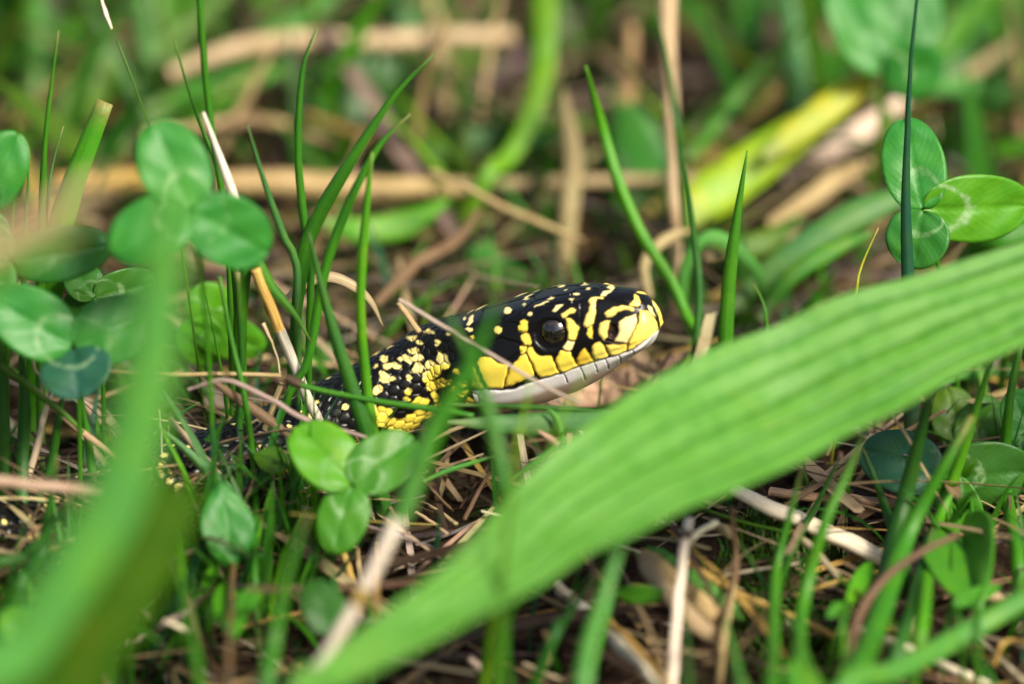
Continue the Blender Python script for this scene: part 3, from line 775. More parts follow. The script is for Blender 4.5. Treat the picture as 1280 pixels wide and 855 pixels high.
def leaflet(c, base, tip, wpx, roll=0.0, fold=0.15, cup=0.1, kind='round', parent=None, mat=None, name='leaflet', sag=0.08, face=None, notch=0.035):
    """base and tip are 3D points; the blade faces the light and the lens, rolled about its midrib"""
    base, tip = np.asarray(base, float), np.asarray(tip, float)
    ax = tip - base; L = np.linalg.norm(ax); ax = ax / L
    view = unit((base + tip) / 2 - CAM) if face is None else -np.asarray(face, float)
    b = unit(np.cross(ax, view)); nn = -np.cross(b, ax)
    if nn @ view > 0: nn = -nn
    bb = b * math.cos(roll) + nn * math.sin(roll); nn = nn * math.cos(roll) - b * math.sin(roll)
    half = wpx * 0.5 * px_cm((base + tip) / 2)
    nv, nu = 26, 19
    a = (1 - np.cos(np.linspace(0.04, math.pi - 0.04, nv))) / 2; u = np.linspace(-1, 1, nu)
    A, U_ = np.meshgrid(a, u, indexing='ij')
    wv = 0.03 * np.sin(A * 7 + U_ * 3 + rng.uniform(0, 6)) + 0.02 * np.sin(A * 15 - U_ * 6 + rng.uniform(0, 6))
    h = leaf_shape(kind, A) * half
    along = A * L - notch * L * np.exp(-(U_ / 0.28) ** 2) * np.clip((A - 0.7) / 0.3, 0, 1) + (0.03 * L * (np.abs(U_) ** 2) * (A - 0.5) if kind == 'round' else 0)
    z = half * (fold * np.abs(U_) * leaf_shape(kind, A) - cup * U_ ** 2 + wv) - sag * L * (A - 0.5) ** 2 * 2 - 0.035 * half * np.exp(-(U_ / 0.07) ** 2)
    Pg = base + ax * along[..., None] + bb * (U_ * h)[..., None] + nn * z[..., None]
    if parent is not None and parent.type == 'EMPTY': Pg = Pg - np.array(parent.location)
    o = sheet(name, Pg, mat or M_CLOVER, parent, 0.018)
    colour(o, GREEN[c]); return o

def petiole(pts, wpx, c, parent, root=True, name='petiole'):
    pts = np.asarray(pts, float)
    if root: pts, _ = rooted(pts)
    line = catmull(pts, 24)
    v, f, uv = tube_geo(line, np.full(24, wpx * 0.5) * px_cm(line)[:, 0], 8)
    if parent is not None and parent.type == 'EMPTY': v = v - np.array(parent.location)
    o = link(name, v, f, M_GRASS, parent, uv=uv); colour(o, GREEN[c] if c in GREEN else STRAW[c]); return o

def clover(label, hub, Y, leaves, foot=None, c='clover', pw=6, pc='mid', group='clover plants'):
    """hub = where the leaflets meet; leaves = [(tip px, tip py, dY, width px, roll, colour)]"""
    h = trace([hub, hub], (Y, Y), 2)[0]
    ft = foot if foot else (hub[0] + 6, hub[1] + 140)
    e = empty('clover', (h[0], h[1], float(hgt(h[0], h[1]))), label, 'clover', group)
    st = trace([ft, ((hub[0] + ft[0]) / 2 + 3, (hub[1] + ft[1]) / 2), hub], (Y + 0.35, Y + 0.12), 3)
    petiole(st, pw, pc, e)
    for tx, ty, dy, wd, roll, cc in leaves:
        tp = P(tx, ty, h[1] + dy)
        leaflet(cc or c, h + (tp - h) * 0.03, tp, wd, roll, parent=e, fold=rng.uniform(0.08, 0.2), cup=rng.uniform(0.05, 0.16))
    return e

# ------------------------------------------------------------------ the broad leaf across the foreground
def broad_leaf():
    ctr = [(375, 905), (412, 852), (480, 806), (560, 757), (640, 702), (700, 650), (780, 598), (850, 560), (930, 522), (1000, 489), (1080, 450), (1160, 415), (1240, 383), (1330, 350), (1450, 310), (1600, 268), (1740, 236), (1850, 216)]
    wid = [40, 50, 60, 78, 108, 136, 168, 186, 190, 184, 170, 152, 136, 124, 112, 88, 46, 4]
    f = np.linspace(0, 1, len(ctr)); dep = np.interp(f, [0, 0.25, 0.5, 0.83, 1], [-10.5, -7.2, -4.2, -2.4, -2.0])
    pts = np.array([P(x, y, d) for (x, y), d in zip(ctr, dep)])
    base = pts[0]
    pts = np.vstack([[base[0] - 0.9, base[1] - 0.6, float(hgt(base[0], base[1])) - 0.1], pts])
    wid = [26] + wid
    nv, nu = 190, 73
    line = catmull(pts, nv); s = np.linspace(0, 1, nv)
    seg = np.linalg.norm(np.diff(pts, axis=0), axis=1); cum = np.concatenate([[0], np.cumsum(seg)]) / seg.sum()
    half = np.interp(s, cum, wid) * 0.5 * px_cm(line)[:, 0]
    half = np.convolve(np.pad(half, 6, 'edge'), np.ones(13) / 13, 'valid')
    tan = unit(np.gradient(line, axis=0)); face = unit(unit(line - CAM) * 0.86 + np.array([0.05, 0.0, -0.5]))
    b = unit(np.cross(tan, face)); nn = -np.cross(b, tan); nn *= np.sign((nn * -face).sum(1, keepdims=True))
    half = half / np.maximum(np.abs((b * VU).sum(1)) / np.sqrt((b * VU).sum(1) ** 2 + (b * VR).sum(1) ** 2 + 1e-9), 0.5) ** 0
    u = np.linspace(-1, 1, nu)
    z = np.zeros((nv, nu))
    for uc, dp, sg in ((0.0, 0.055, 0.035), (0.36, 0.036, 0.03), (-0.36, 0.036, 0.03), (0.68, 0.022, 0.026), (-0.68, 0.022, 0.026)):
        z -= dp * np.exp(-((u - uc) / sg) ** 2)[None]
    z = z * np.clip(half / 0.5, 0.3, 1.4)[:, None]
    z += half[:, None] * (0.24 * (np.abs(u) ** 1.6)[None]) * np.interp(s, [0, 0.42, 0.83], [1.6, 0.9, 0.4])[:, None]
    z += 0.02 * np.sin(s * 23)[:, None] * (u ** 2)[None] + 0.02 * np.sin(s[:, None] * 71 + u[None] * 5)
    ripple = 1 + 0.015 * np.sin(s * 60) + 0.012 * np.sin(s * 97 + 1)
    Pg = line[:, None] + b[:, None] * (u[None] * (half * ripple)[:, None])[..., None] + nn[:, None] * z[..., None]
    o = sheet('broad_leaf', Pg, M_BROAD, None, 0.045)
    o.color = (0.068, 0.25, 0.024, 1)
    tag(o, 'wide bright green ribbed leaf slanting across the foreground below the snake', 'leaf')
broad_leaf()

# ------------------------------------------------------------------ foreground, far out of focus
blade('wide olive green out-of-focus blade filling the bottom left corner', 'shade', [(10, 970), (72, 856), (140, 752), (186, 678), (216, 606)], [124, 128, 122, 108, 80], (-11.5, -9.5), fold=0.3, twist=(0.3, 0.1), n=40, mat=M_SOFT)
blade('pale blue-green blurred blade standing before the upper left clover', 'mint', [(-60, 930), (28, 812), (92, 712), (142, 625), (180, 490), (200, 360), (222, 215)], [14, 20, 28, 42, 58, 68, 76, 66, 24], (-13.5, -13), mat=M_SOFT, fold=0.12, twist=(0, 0.1), n=40)
blade('blurred beige dead blade tip poking in at the left edge', 'pink', [(-120, 384), (-40, 326), (40, 276), (134, 222)], [64, 70, 72, 60, 16], (-15, -14.5), fold=0.2, mat=M_DRY, name='dry_leaf', cat='dead blade', group='dry straws')
blade('blurred olive green blade under the pinkish tip at left edge', 'olive', [(-150, 440), (-60, 370), (10, 325), (96, 280)], [90, 92, 84, 60, 16], (-15.6, -15), fold=0.3)
blade('blurred sea-green blade slanting up at bottom right corner', 'pale', [(1040, 880), (1120, 838), (1200, 795), (1300, 735), (1420, 655)], [30, 30, 28, 28, 24], (-5.5, -4.5), fold=0.4)
stalk('blurred tan straw lying across the lower left stems', 'pink', [(-60, 590), (20, 603), (80, 610), (142, 616)], 17, (-4.2, -3.8))
# the grass stem that crosses in front of the snake's neck
def fg_stem():
    o = stalk('pale jointed grass stem with green blade crossing before the snake', 'white', [(340, 930), (395, 840), (440, 765), (487, 672), (516, 612)], [19, 21, 22, 23, 20], (-7.4, -6.6), root=True, name='grass_stalk', cat='grass stem', group='grass stems', nodes_at=(0.60, 0.82), wob=0.005, node_c='gold', node_w=1.1)
    blade(None, 'mid', [(505, 640), (522, 585), (545, 528), (572, 482), (600, 426), (624, 372)], [22, 30, 27, 24, 16, 3], (-6.6, -6.0), root=False, name='leaf_blade', parent=o, twist=(0.3, 0.7))
    blade(None, 'pale', [(500, 650), (516, 600), (530, 556), (541, 524)], [22, 22, 13, 4], (-6.8, -6.6), root=False, name='leaf_sheath', parent=o, mat=M_DRY)
fg_stem()
blade('soft green blade hanging before the snake jaw, lower end over leaf', 'mid', [(625, 790), (634, 680), (622, 570), (603, 495), (584, 445), (556, 382)], [12, 18, 22, 22, 20, 4], (-6.8, -4.5), twist=(0.2, 0.5))
blade('short yellowish blurred blade before the white lower jaw', 'lime', [(640, 590), (652, 530), (664, 474)], [10, 12, 3], (-4.6, -4.2))
blade('thin yellow-green blurred blade below the snout', 'lime', [(688, 565), (715, 500), (744, 445)], [9, 10, 2], (-5.4, -5))
blade('thin olive blurred blade upright in front of the broad leaf', 'olive', [(622, 800), (630, 700), (640, 610), (652, 540)], [8, 10, 10, 3], (-8, -7.5))
blade('pale green blurred blade curving under the broad leaf', 'pale', [(722, 900), (735, 810), (750, 760), (770, 695), (790, 640)], [20, 24, 24, 20, 8], (-8.0, -6.0))
blade('dark green blade leaning right beneath the broad leaf', 'deep', [(690, 800), (705, 775), (728, 742), (752, 712)], [9, 14, 14, 4], (-4.6, -4.2))
blade('blurred green blade leaning right at the bottom centre', 'mid', [(330, 880), (342, 800), (360, 715), (385, 640)], [16, 22, 20, 4], (-7.2, -6.2))
blade('blurred green blade rising to the reddish stem at bottom left', 'mid', [(250, 870), (240, 800), (228, 730), (214, 690)], [18, 20, 14, 3], (-7.4, -7))

# ------------------------------------------------------------------ blades in the plane of the snake, left to right
B = blade
B('thin blade with fine tip standing far left above the clover', 'mid', [(50, 420), (51, 300), (56, 180), (65, 100), (73, 38)], [10, 12, 12, 7, 2], (0.5, 1.0))
B('short pale blade tip left of the tall thin blade', 'grey', [(30, 330), (33, 260), (37, 192)], [9, 9, 2], (0.4, 0.5))
B('small grey-green blade tip leaning right beside the tall thin blade', 'grey', [(58, 270), (66, 205), (79, 158)], [6, 7, 2], (1.2, 1.4))
B('tiny green blade tip at the far left under the frame edge', 'mid', [(14, 300), (20, 220), (24, 176)], [5, 6, 2], (1.6, 1.8))
B('bright strap leaf with torn blunt tip above left clover', 'bright', [(66, 330), (88, 240), (110, 180), (131, 127)], [20, 31, 36, 31, 22], (0.8, 1.2), prof='strap', twist=(0.1, 0.25), fold=0.3)
B('long very thin blade ending at the white straw tip, behind upper clover', 'mid', [(290, 520), (286, 330), (272, 215), (250, 155), (232, 100), (217, 48)], [5, 6, 8, 7, 5, 2], (0.5, 1.0))
B('tall narrow blade leaving the top frame beside the white straw', 'mid', [(300, 620), (299, 460), (292, 330), (272, 210), (258, 110), (247, -30), (243, -110)], [10, 11, 9, 9, 9, 9, 4], (0.1, 0.9))
B('blue-green blade tilting left just right of the upper clover', 'grey', [(372, 420), (370, 330), (354, 295), (331, 230), (309, 155)], [6, 8, 10, 10, 2], (0.1, 0.2))
B('upright blade with hooked tip near the top left centre', 'mid', [(386, 440), (388, 330), (378, 262), (372, 180), (378, 88), (396, 36)], [6, 8, 9, 11, 9, 2], (0.2, 0.8))
B('broad arching blade whose tip points right near top centre', 'mid', [(366, 440), (378, 330), (392, 282), (428, 217), (463, 162), (500, 110), (543, 68)], [7, 8, 12, 19, 18, 10, 2], (0.2, 0.6))
B('slim blade bending right from the brown straw joint', 'mid', [(364, 486), (377, 470), (389, 432), (396, 390), (408, 330), (430, 268), (457, 210), (480, 174), (514, 142)], [6, 9, 10, 10, 12, 13, 12, 9, 2], (-0.4, 0.0))
B('straight upright blade left of the snake neck', 'bright', [(467, 545), (459, 490), (451, 400), (452, 330), (457, 268), (465, 190)], [13, 14, 13, 12, 12, 4], (-1.0, -0.4))
B('dark blade leaning left across the snake body, wide at its foot', 'deep', [(462, 560), (437, 478), (416, 412), (400, 352), (386, 290)], [24, 23, 20, 14, 3], (-1.3, -0.6))
B('short dark blade with its tip bent down by the dry curl', 'mid', [(302, 500), (300, 400), (312, 318), (338, 356), (368, 392), (389, 428)], [9, 9, 16, 18, 15, 2], (0.0, -0.4))
B('slender stem-like blade under the right leaflet, leftmost of three', 'mid', [(287, 560), (280, 485), (268, 420), (252, 345)], 6, (-0.2, -0.3), prof='needle')
B('long blade under the right leaflet running down to the soil', 'mid', [(318, 720), (319, 610), (306, 500), (290, 430), (274, 345)], [8, 9, 9, 8, 5], (-1.6, -0.6))
B('dark upright stem-like blade directly below the right leaflet', 'deep', [(303, 640), (299, 540), (302, 450), (296, 340)], [9, 9, 9, 8], (-0.6, -0.4))
B('broad blue-green blade leaning left into the oval leaf', 'grey', [(306, 680), (290, 625), (250, 580), (203, 537)], [24, 24, 20, 4], (-1.6, -1.2))
B('dark blade leaning right beside the pinkish straw', 'deep', [(196, 615), (215, 588), (243, 566), (288, 522)], [10, 15, 15, 3], (-0.9, -0.6))
B('little dark blade tip above the pinkish straw', 'deep', [(190, 560), (206, 532), (228, 515), (249, 503)], [6, 8, 7, 2], (-0.2, 0.0))
B('leftmost dark upright blade at the frame edge', 'deep', [(10, 640), (6, 560), (4, 480), (0, 400)], [14, 15, 14, 6], (-1.2, -0.8))
B('dark upright blade second from the left frame edge', 'deep', [(26, 660), (28, 570), (31, 500), (24, 415)], [15, 17, 15, 4], (-1.4, -0.9))
B('dark leaning blade beside the pale split straw at left', 'deep', [(40, 650), (62, 590), (72, 530), (84, 470)], [11, 13, 11, 3], (-1.4, -1.0))
B('green blade standing left of the blurred pale blade', 'mid', [(118, 660), (115, 595), (108, 540), (98, 475)], [11, 12, 11, 4], (-1.2, -0.8))
B('dark olive blade leaning right at lower left edge', 'deep', [(20, 740), (50, 690), (60, 640), (72, 570)], [16, 19, 16, 3], (-3.4, -3.0))
B('dark blade arching right under the tan straw at left', 'deep', [(-20, 720), (30, 695), (62, 660), (90, 620)], [16, 18, 14, 3], (-3.8, -3.4))
B('thin bright cross blade behind the lower left stems', 'mid', [(45, 665), (95, 662), (150, 655)], 5, (-2.0, -1.9), prof='spindle', root=False)
B('short bright blade pointing up right under the snake', 'pale', [(530, 602), (555, 590), (585, 580), (618, 570)], [4, 7, 6, 2], (-1.4, -1.2), root=False)
B('green band of a folded blade lying below the chin', 'grey', [(560, 528), (640, 530), (700, 528), (800, 513)], [4, 22, 30, 24, 3], (-1.5, -1.3), root=False, fold=0.2)
B('dark thin blade edge lying right under the jaw', 'deep', [(560, 506), (640, 508), (720, 512), (790, 518)], [3, 7, 8, 3], (-1.2, -1.3), root=False)
B('small green blade in the shade below the chin', 'mid', [(640, 600), (665, 580), (690, 560), (712, 532)], [4, 7, 6, 2], (-1.9, -1.6), root=False)
B('small green blade lying over the bark litter at bottom left', 'mid', [(155, 780), (178, 790), (200, 803)], [4, 8, 3], (-4.9, -4.8), root=False)

# right half
B('slim blurred blade leaning left behind the snout', 'bright', [(880, 430), (860, 398), (838, 350), (800, 290), (770, 220), (750, 150), (732, 82)], [6, 11, 13, 15, 15, 13, 3], (2.2, 4.2))
B('blurred dark blade upright between the pale stem and pointed blade', 'deep', [(868, 450), (874, 372), (868, 300), (856, 205)], [8, 10, 10, 3], (1.8, 2.8))
B('pointed upright blade right of the snout', 'mid', [(906, 440), (911, 350), (921, 270), (934, 188)], [18, 20, 17, 2], (1.0, 1.4))
B('thin blurred dark blade crossing the pale upright stem', 'deep', [(850, 200), (842, 130), (832, 70), (818, 8)], [8, 11, 10, 3], (5.4, 6.2))
B('tall dark blade before the right clover, leaving the top frame', 'teal', [(1138, 420), (1134, 330), (1132, 250), (1134, 170), (1139, 70), (1148, -20), (1152, -60)], [18, 21, 19, 14, 8, 5, 3], (0.4, 1.4))
B('tiny straw-yellow blade tip above the broad leaf edge', 'yellow', [(1068, 380), (1076, 335), (1098, 284)], [4, 5, 2], (0.2, 0.6))
B('short dark blade behind the broad leaf edge right of the snout', 'mid', [(960, 420), (954, 380), (942, 355)], [6, 7, 2], (1.4, 1.6))
B('bright narrow blade leaning right below the broad leaf end', 'bright', [(1152, 790), (1160, 700), (1178, 636), (1206, 556), (1232, 472), (1248, 425)], [12, 15, 17, 17, 14, 4], (-1.8, -0.8))
B('wide soft green blade leaning right at lower right', 'mid', [(1062, 860), (1092, 790), (1134, 668), (1182, 578), (1215, 520)], [20, 28, 30, 26, 8], (-3.8, -2.6))
B('broad dark green blade left of the wide soft one', 'deep', [(1100, 760), (1110, 706), (1128, 632), (1162, 495), (1170, 460)], [16, 24, 25, 20, 6], (-2.6, -1.4))
B('upright green blade between the moss and the white stem', 'mid', [(964, 880), (966, 800), (970, 712), (988, 640), (1006, 572)], [15, 18, 17, 16, 4], (-4.2, -3.0))
B('blurred upright blade right of the mossy hollow', 'mid', [(996, 880), (1002, 760), (1030, 655), (1056, 598), (1082, 535)], [16, 19, 18, 18, 6], (-4.6, -3.2))
B('thin dark blade leaning right behind the seed stem joint', 'deep', [(990, 690), (1004, 660), (1026, 620), (1050, 570)], [7, 9, 9, 3], (-2.0, -1.6))
B('dark blade sloping down right to the pale log straw', 'deep', [(1128, 700), (1108, 640), (1094, 600), (1078, 560)], [14, 16, 14, 4], (-1.8, -1.2))
B('narrow dark blade upright by the small white stem', 'deep', [(858, 880), (860, 820), (859, 790), (854, 752)], [7, 8, 7, 2], (-4.9, -4.6))
B('pale blade tip rising at the bottom right of the white stem', 'pale', [(930, 900), (922, 840), (914, 800), (906, 770)], [24, 22, 14, 3], (-5.4, -5))
B('dark thin blade sloping down through the mossy hollow', 'deep', [(1000, 800), (968, 750), (945, 712), (918, 668)], [6, 8, 8, 2], (-3.4, -2.8))
B('dark upright blade at the far right edge lower part', 'mid', [(1272, 700), (1256, 600), (1262, 500), (1276, 430)], [18, 18, 16, 8], (-0.8, 0.0))
B('dark blade leaning right near the folded leaf foot', 'deep', [(1120, 820), (1140, 760), (1150, 715), (1166, 660)], [10, 17, 18, 10], (-2.8, -2.4))
B('short green blade pointing left at the bottom right edge', 'mid', [(1240, 860), (1222, 830), (1210, 812), (1196, 798)], [10, 12, 8, 2], (-4.8, -4.6))
B('upright short green blade near bottom right white straw', 'bright', [(1050, 870), (1054, 830), (1056, 780)], [12, 15, 4], (-5.2, -5))

# ------------------------------------------------------------------ straws and dead stems in focus
T = stalk
def upright_straw():
    o = T('white upright straw with brown joint behind the upper clover', 'white', [(407, 545), (384, 498), (370, 462), (346, 404), (319, 338), (300, 268), (280, 212), (254, 140)], [13, 14, 17, 17, 15, 17, 15, 5], (-0.3, 0.2), root=True, nodes_at=(0.52,), wob=0.004)
    T(None, 'gold', [(349, 412), (338, 384), (326, 356), (319, 336)], [17.5, 17.5, 17, 17], (-0.3, -0.25), name='sheath', parent=o, wob=0.002)
upright_straw()
B('curled tan dry blade arching left of the snake neck', 'pink', [(360, 376), (378, 356), (410, 345), (440, 355), (464, 376), (479, 408)], [14, 13, 15, 14, 9, 2], (0.6, 0.8), root=False, mat=M_DRY, name='dry_leaf', cat='dead blade', group='dry straws', twist=(0.2, 0.9))
T('hair-thin pale thread hanging from the curled dry blade', 'pale', [(382, 352), (374, 382), (370, 412), (364, 450)], 3, (0.3, 0.2))
T('pale seedling thread with a tiny bulb tip by the white straw', 'pale', [(350, 470), (347, 448), (338, 424), (329, 404)], [2.5, 2.5, 3, 4, 7], (-0.5, -0.3))
T('tan horizontal straw reaching the brown joint left of the snake', 'tan', [(132, 463), (200, 467), (270, 468), (352, 470)], 7, (-0.9, -0.7), nodes_at=(0.62,))
def runner():
    o = T('green runner stem crossing in front of the snake body', 'mid', [(362, 474), (385, 484), (432, 494), (480, 503), (535, 510), (592, 520)], [9, 9, 9, 10, 10, 9], (-1.0, -1.4), mat=M_GRASS, name='runner_stalk', cat='stem', group='grass stems', nodes_at=(0.03,), node_c='dark', node_w=1.7, wob=0.004)
runner()
T('grey-brown glossy dead stem sagging toward the bright clover', 'grey', [(236, 489), (270, 475), (302, 481), (345, 502), (372, 518), (412, 534), (458, 547)], [4, 7, 8, 8, 9, 7, 5], (-1.4, -1.6))
B('reddish flat dead strip under the grey dead stem', 'brown', [(262, 474), (310, 507), (345, 531), (370, 552)], [6, 13, 14, 5], (-0.9, -1.0), root=False, mat=M_DRY, name='dry_leaf', cat='dead blade', group='dry straws')
T('tan straw piece leaning behind the oval small leaf', 'tan', [(352, 480), (337, 520), (326, 560), (312, 600)], [10, 11, 11, 8], (-0.2, -0.4))
T('pinkish flattened straw sloping down right over the dark body', 'pink', [(212, 522), (244, 560), (270, 592), (296, 622)], [9, 12, 13, 10], (-0.9, -1.3))
T('thin brown straw arched over the snake body at left', 'brown', [(208, 603), (248, 566), (292, 549), (376, 534)], 3.4, (-1.2, -1.0))
T('white hair-thin straw upright by the pale blurred blade', 'white', [(204, 592), (202, 550), (200, 512)], 3.2, (-0.9, -0.8))
T('pale split straw leaning right among the far left stems', 'white', [(28, 618), (46, 560), (56, 518), (70, 478)], [10, 11, 9, 4], (-1.0, -0.8))
T('white bent straw hook at the far left', 'pale', [(40, 440), (44, 462), (52, 474), (50, 500)], [5, 5, 5, 3], (-0.6, -0.8))
T('green and brown stem sloping down right under the left clover', 'olive', [(0, 456), (45, 490), (78, 516), (104, 540)], [10, 11, 10, 7], (-1.2, -1.3), mat=M_GRASS, name='grass_stalk', cat='grass stem', group='grass stems')
T('reddish straw end below the sloping green stem', 'pink', [(40, 482), (96, 535), (130, 560), (146, 574)], [6, 9, 11, 8], (-1.0, -1.2))
T('lilac-grey straw lying over the snake cheek', 'lilac', [(500, 374), (530, 394), (562, 412), (604, 437), (652, 466), (694, 490), (725, 502)], [6, 6.5, 5.5, 5.5, 6, 6, 3], (-0.9, -2.0), nodes_at=(), wob=0.004)
T('tan dead twig behind the lilac straw by the neck', 'tan', [(498, 378), (512, 398), (528, 420)], 9, (1.0, 0.8))
B('pale dry leaf lying under the chin', 'pink', [(655, 520), (700, 502), (760, 486), (815, 466), (850, 444)], [10, 30, 40, 30, 6], ('g', 0.7, 0.5), root=False, mat=M_DRY, name='dry_leaf', cat='dead blade', group='dry straws', fold=0.15)
B('small curled dry chip standing under the jaw', 'pale', [(704, 552), (700, 534), (692, 518), (684, 512)], [6, 9, 9, 3], (-1.6, -1.4), root=False, mat=M_DRY, name='dry_leaf', cat='dead blade', group='dry straws')
B('small pointed tan chip left of the curled chip', 'pink', [(698, 556), (686, 548), (672, 538)], [9, 9, 2], (-1.7, -1.6), root=False, mat=M_DRY, name='dry_leaf', cat='dead blade', group='dry straws')
T('straw running from the clover up to the snake throat', 'tan', [(540, 552), (560, 540), (592, 528)], [5, 7, 6], (-0.8, -0.6))
T('thin straw pair below the snake, upper one', 'pale', [(528, 628), (550, 640), (570, 655)], 6, ('g', 0.3, 0.3))
T('thin straw pair below the snake, lower one', 'pale', [(520, 640), (544, 656), (560, 668)], 5, ('g', 0.4, 0.3))
T('short brown twig leaning in the gap under the snake', 'brown', [(522, 590), (546, 618), (566, 640)], 5, ('g', 0.9, 0.3))
T('tan straw slanting under the soft dark blade', 'brown', [(612, 590), (596, 618), (580, 650)], 6, ('g', 0.8, 0.3))
# bottom centre
T('straight thin straw under the bright clover, upper left', 'grey', [(312, 650), (345, 664), (378, 680), (432, 722)], 4, ('g', 0.5, 0.3))
T('thin straw forking under the bright clover, lower right', 'grey', [(372, 674), (402, 700), (434, 730)], 4, ('g', 0.6, 0.3))
T('tan upright straw behind the jointed stem, left one', 'gold', [(425, 682), (434, 705), (442, 735), (452, 770)], 10, ('g', 0.7, 0.25))
T('tan upright straw behind the jointed stem, right one', 'tan', [(446, 684), (448, 702), (452, 730)], 8, ('g', 0.7, 0.3))
T('straw leaning left from the oval leaf base', 'pale', [(250, 664), (264, 695), (282, 728)], 6, ('g', 0.9, 0.4))
T('thick tan straw lying below the oval leaf', 'tan', [(262, 735), (278, 715), (296, 690)], 7, ('g', 0.4, 0.4))
T('long grey straw running from bottom left up to centre', 'grey', [(120, 824), (180, 795), (215, 775), (262, 742)], 8, ('g', 0.6, 0.4))
T('tan straw end standing at the lower left bottom', 'pale', [(140, 870), (132, 850), (126, 832)], 6, ('g', 0.2, 0.8))
T('brown thin straw curving by the reddish stem', 'brown', [(236, 745), (246, 790), (266, 830), (284, 862)], 6, ('g', 0.8, 0.2))
T('white chip straw on the litter at lower left', 'white', [(206, 777), (222, 783), (236, 790)], 7, ('g', 0.5, 0.4))
T('pale straw pointing down right at bottom centre', 'white', [(586, 822), (604, 838), (625, 850)], 12, ('g', 0.5, 0.4))
T('tan straw at bottom centre below the broad leaf', 'pale', [(655, 830), (680, 842), (705, 852)], 7, ('g', 0.5, 0.4))
T('white straw stub under the broad leaf lower edge', 'white', [(696, 730), (706, 740), (716, 746)], 14, ('g', 0.5, 0.5))
T('whitish strip standing under the broad leaf', 'pale', [(682, 790), (686, 812), (684, 830)], 10, ('g', 0.8, 0.3))
T('short pale straw behind the jointed stem foot', 'grey', [(452, 776), (472, 777), (490, 775)], 11, ('g', 0.9, 0.9))
T('thick pale straw at the bottom under the broad leaf', 'white', [(700, 735), (726, 757), (762, 792), (800, 830), (850, 880)], [16, 20, 24, 25, 25], ('g', 0.35, 0.3))
T('second narrow straw lying along the thick pale straw', 'gold', [(762, 776), (790, 806), (836, 856)], 10, ('g', 0.6, 0.6))
def white_stem():
    o = T('white upright dead stem with a short side branch', 'white', [(838, 870), (844, 800), (852, 720), (860, 648)], [12, 12, 11, 12], ('g', 0.2, 1.5), nodes_at=(0.9,), name='dead_stalk', cat='dead stem')
    T(None, 'white', [(860, 678), (876, 664), (895, 653)], [9, 9, 10], ('g', 1.25, 1.1), name='side_branch', parent=o)
white_stem()
B('tan dry leaf scrap beside the white side branch', 'tan', [(890, 656), (905, 662), (916, 674)], [8, 15, 4], ('g', 0.8, 0.6), root=False, mat=M_DRY, name='dry_leaf', cat='dead blade', group='dry straws')
T('brown upright dead sheath right of the white stem', 'brown', [(898, 865), (905, 780), (920, 705), (915, 632)], [10, 11, 10, 6], ('g', 0.5, 1.4), name='dead_stalk', cat='dead stem')
T('tan stem in front of the brown sheath', 'tan', [(898, 870), (904, 800), (912, 760), (918, 730)], [9, 10, 9, 4], ('g', 0.8, 1.2))
for lab, pth, wd, cc in (('broad dead blade strip fanning down right, lowest of the bundle', [(798, 694), (830, 735), (868, 775), (905, 806)], 22, 'pink'),
                         ('broad dead blade strip fanning down right, middle of the bundle', [(802, 688), (842, 724), (888, 762), (912, 790)], 22, 'tan'),
                         ('broad dead blade strip fanning down right, top of the bundle', [(808, 684), (858, 716), (895, 745), (930, 775)], 20, 'pale')):
    B(lab, cc, pth, wd, ('g', 0.75, 0.55), prof='stripend', root=False, mat=M_DRY, name='dry_leaf', cat='dead blade', group='dry straws', fold=0.2)
T('long straw sloping down right past the mossy hollow', 'gold', [(858, 705), (900, 730), (960, 757), (1010, 780), (1044, 796)], [12, 13, 12, 12, 8], ('g', 0.75, 0.5))
T('big pale flattened straw lying behind the right blades', 'white', [(918, 612), (960, 634), (1018, 658), (1062, 678), (1110, 700)], [28, 38, 40, 40, 36], ('g', 0.55, 0.5), oval=0.5)
T('pinkish straw lying above the big pale straw', 'pink', [(962, 616), (1010, 620), (1060, 624), (1124, 632)], 20, ('g', 0.3, 0.3), oval=0.6)
T('pale straw sloping right behind the folded leaf', 'pale', [(1124, 708), (1165, 728), (1210, 740), (1262, 748)], [20, 22, 22, 16], ('g', 0.3, 0.3))
def seed_stem():
    o = T('seed stem with pale sheath and brown joint at right', 'olive', [(870, 630), (890, 640), (934, 654), (994, 668)], [5, 6, 6, 6], (-1.2, -1.9), mat=M_GRASS, name='runner_stalk', cat='stem', group='grass stems', wob=0.004)
    T(None, 'pale', [(993, 667), (1003, 675), (1018, 688), (1034, 706), (1048, 722)], [9, 13, 11, 8, 8], (-1.9, -2.2), name='sheath', parent=o, nodes_at=(0.06,), node_c='gold', wob=0.003)
    T(None, 'olive', [(1046, 720), (1082, 750), (1110, 776), (1150, 808)], [7, 8, 8, 7], (-2.2, -2.6), mat=M_GRASS, name='lower_stem', parent=o, wob=0.003)
seed_stem()
T('white weathered straw running to the bottom right edge', 'white', [(1066, 782), (1110, 800), (1150, 818), (1190, 836), (1240, 858)], [10, 12, 13, 13, 12], ('g', 0.7, 0.5))
T('thin brown straw lying above the white weathered straw', 'brown', [(1020, 760), (1080, 765), (1150, 760), (1220, 757)], 8, ('g', 0.3, 0.3))
T('bent brown twig rising out of the bottom right', 'brown', [(1055, 885), (1060, 830), (1076, 768), (1106, 724), (1148, 690), (1194, 668)], [10, 11, 11, 12, 12, 9], (-4.9, -3.6), name='twig', cat='twig')
T('straw needle piercing across the dark round leaf', 'tan', [(1112, 515), (1130, 542), (1150, 580), (1186, 642)], [4, 5, 5, 2], (-1.2, -1.8))
T('white thin root hanging below the dark leaning blade', 'pale', [(1150, 750), (1143, 775), (1140, 795)], 5, ('g', 0.8, 0.4))
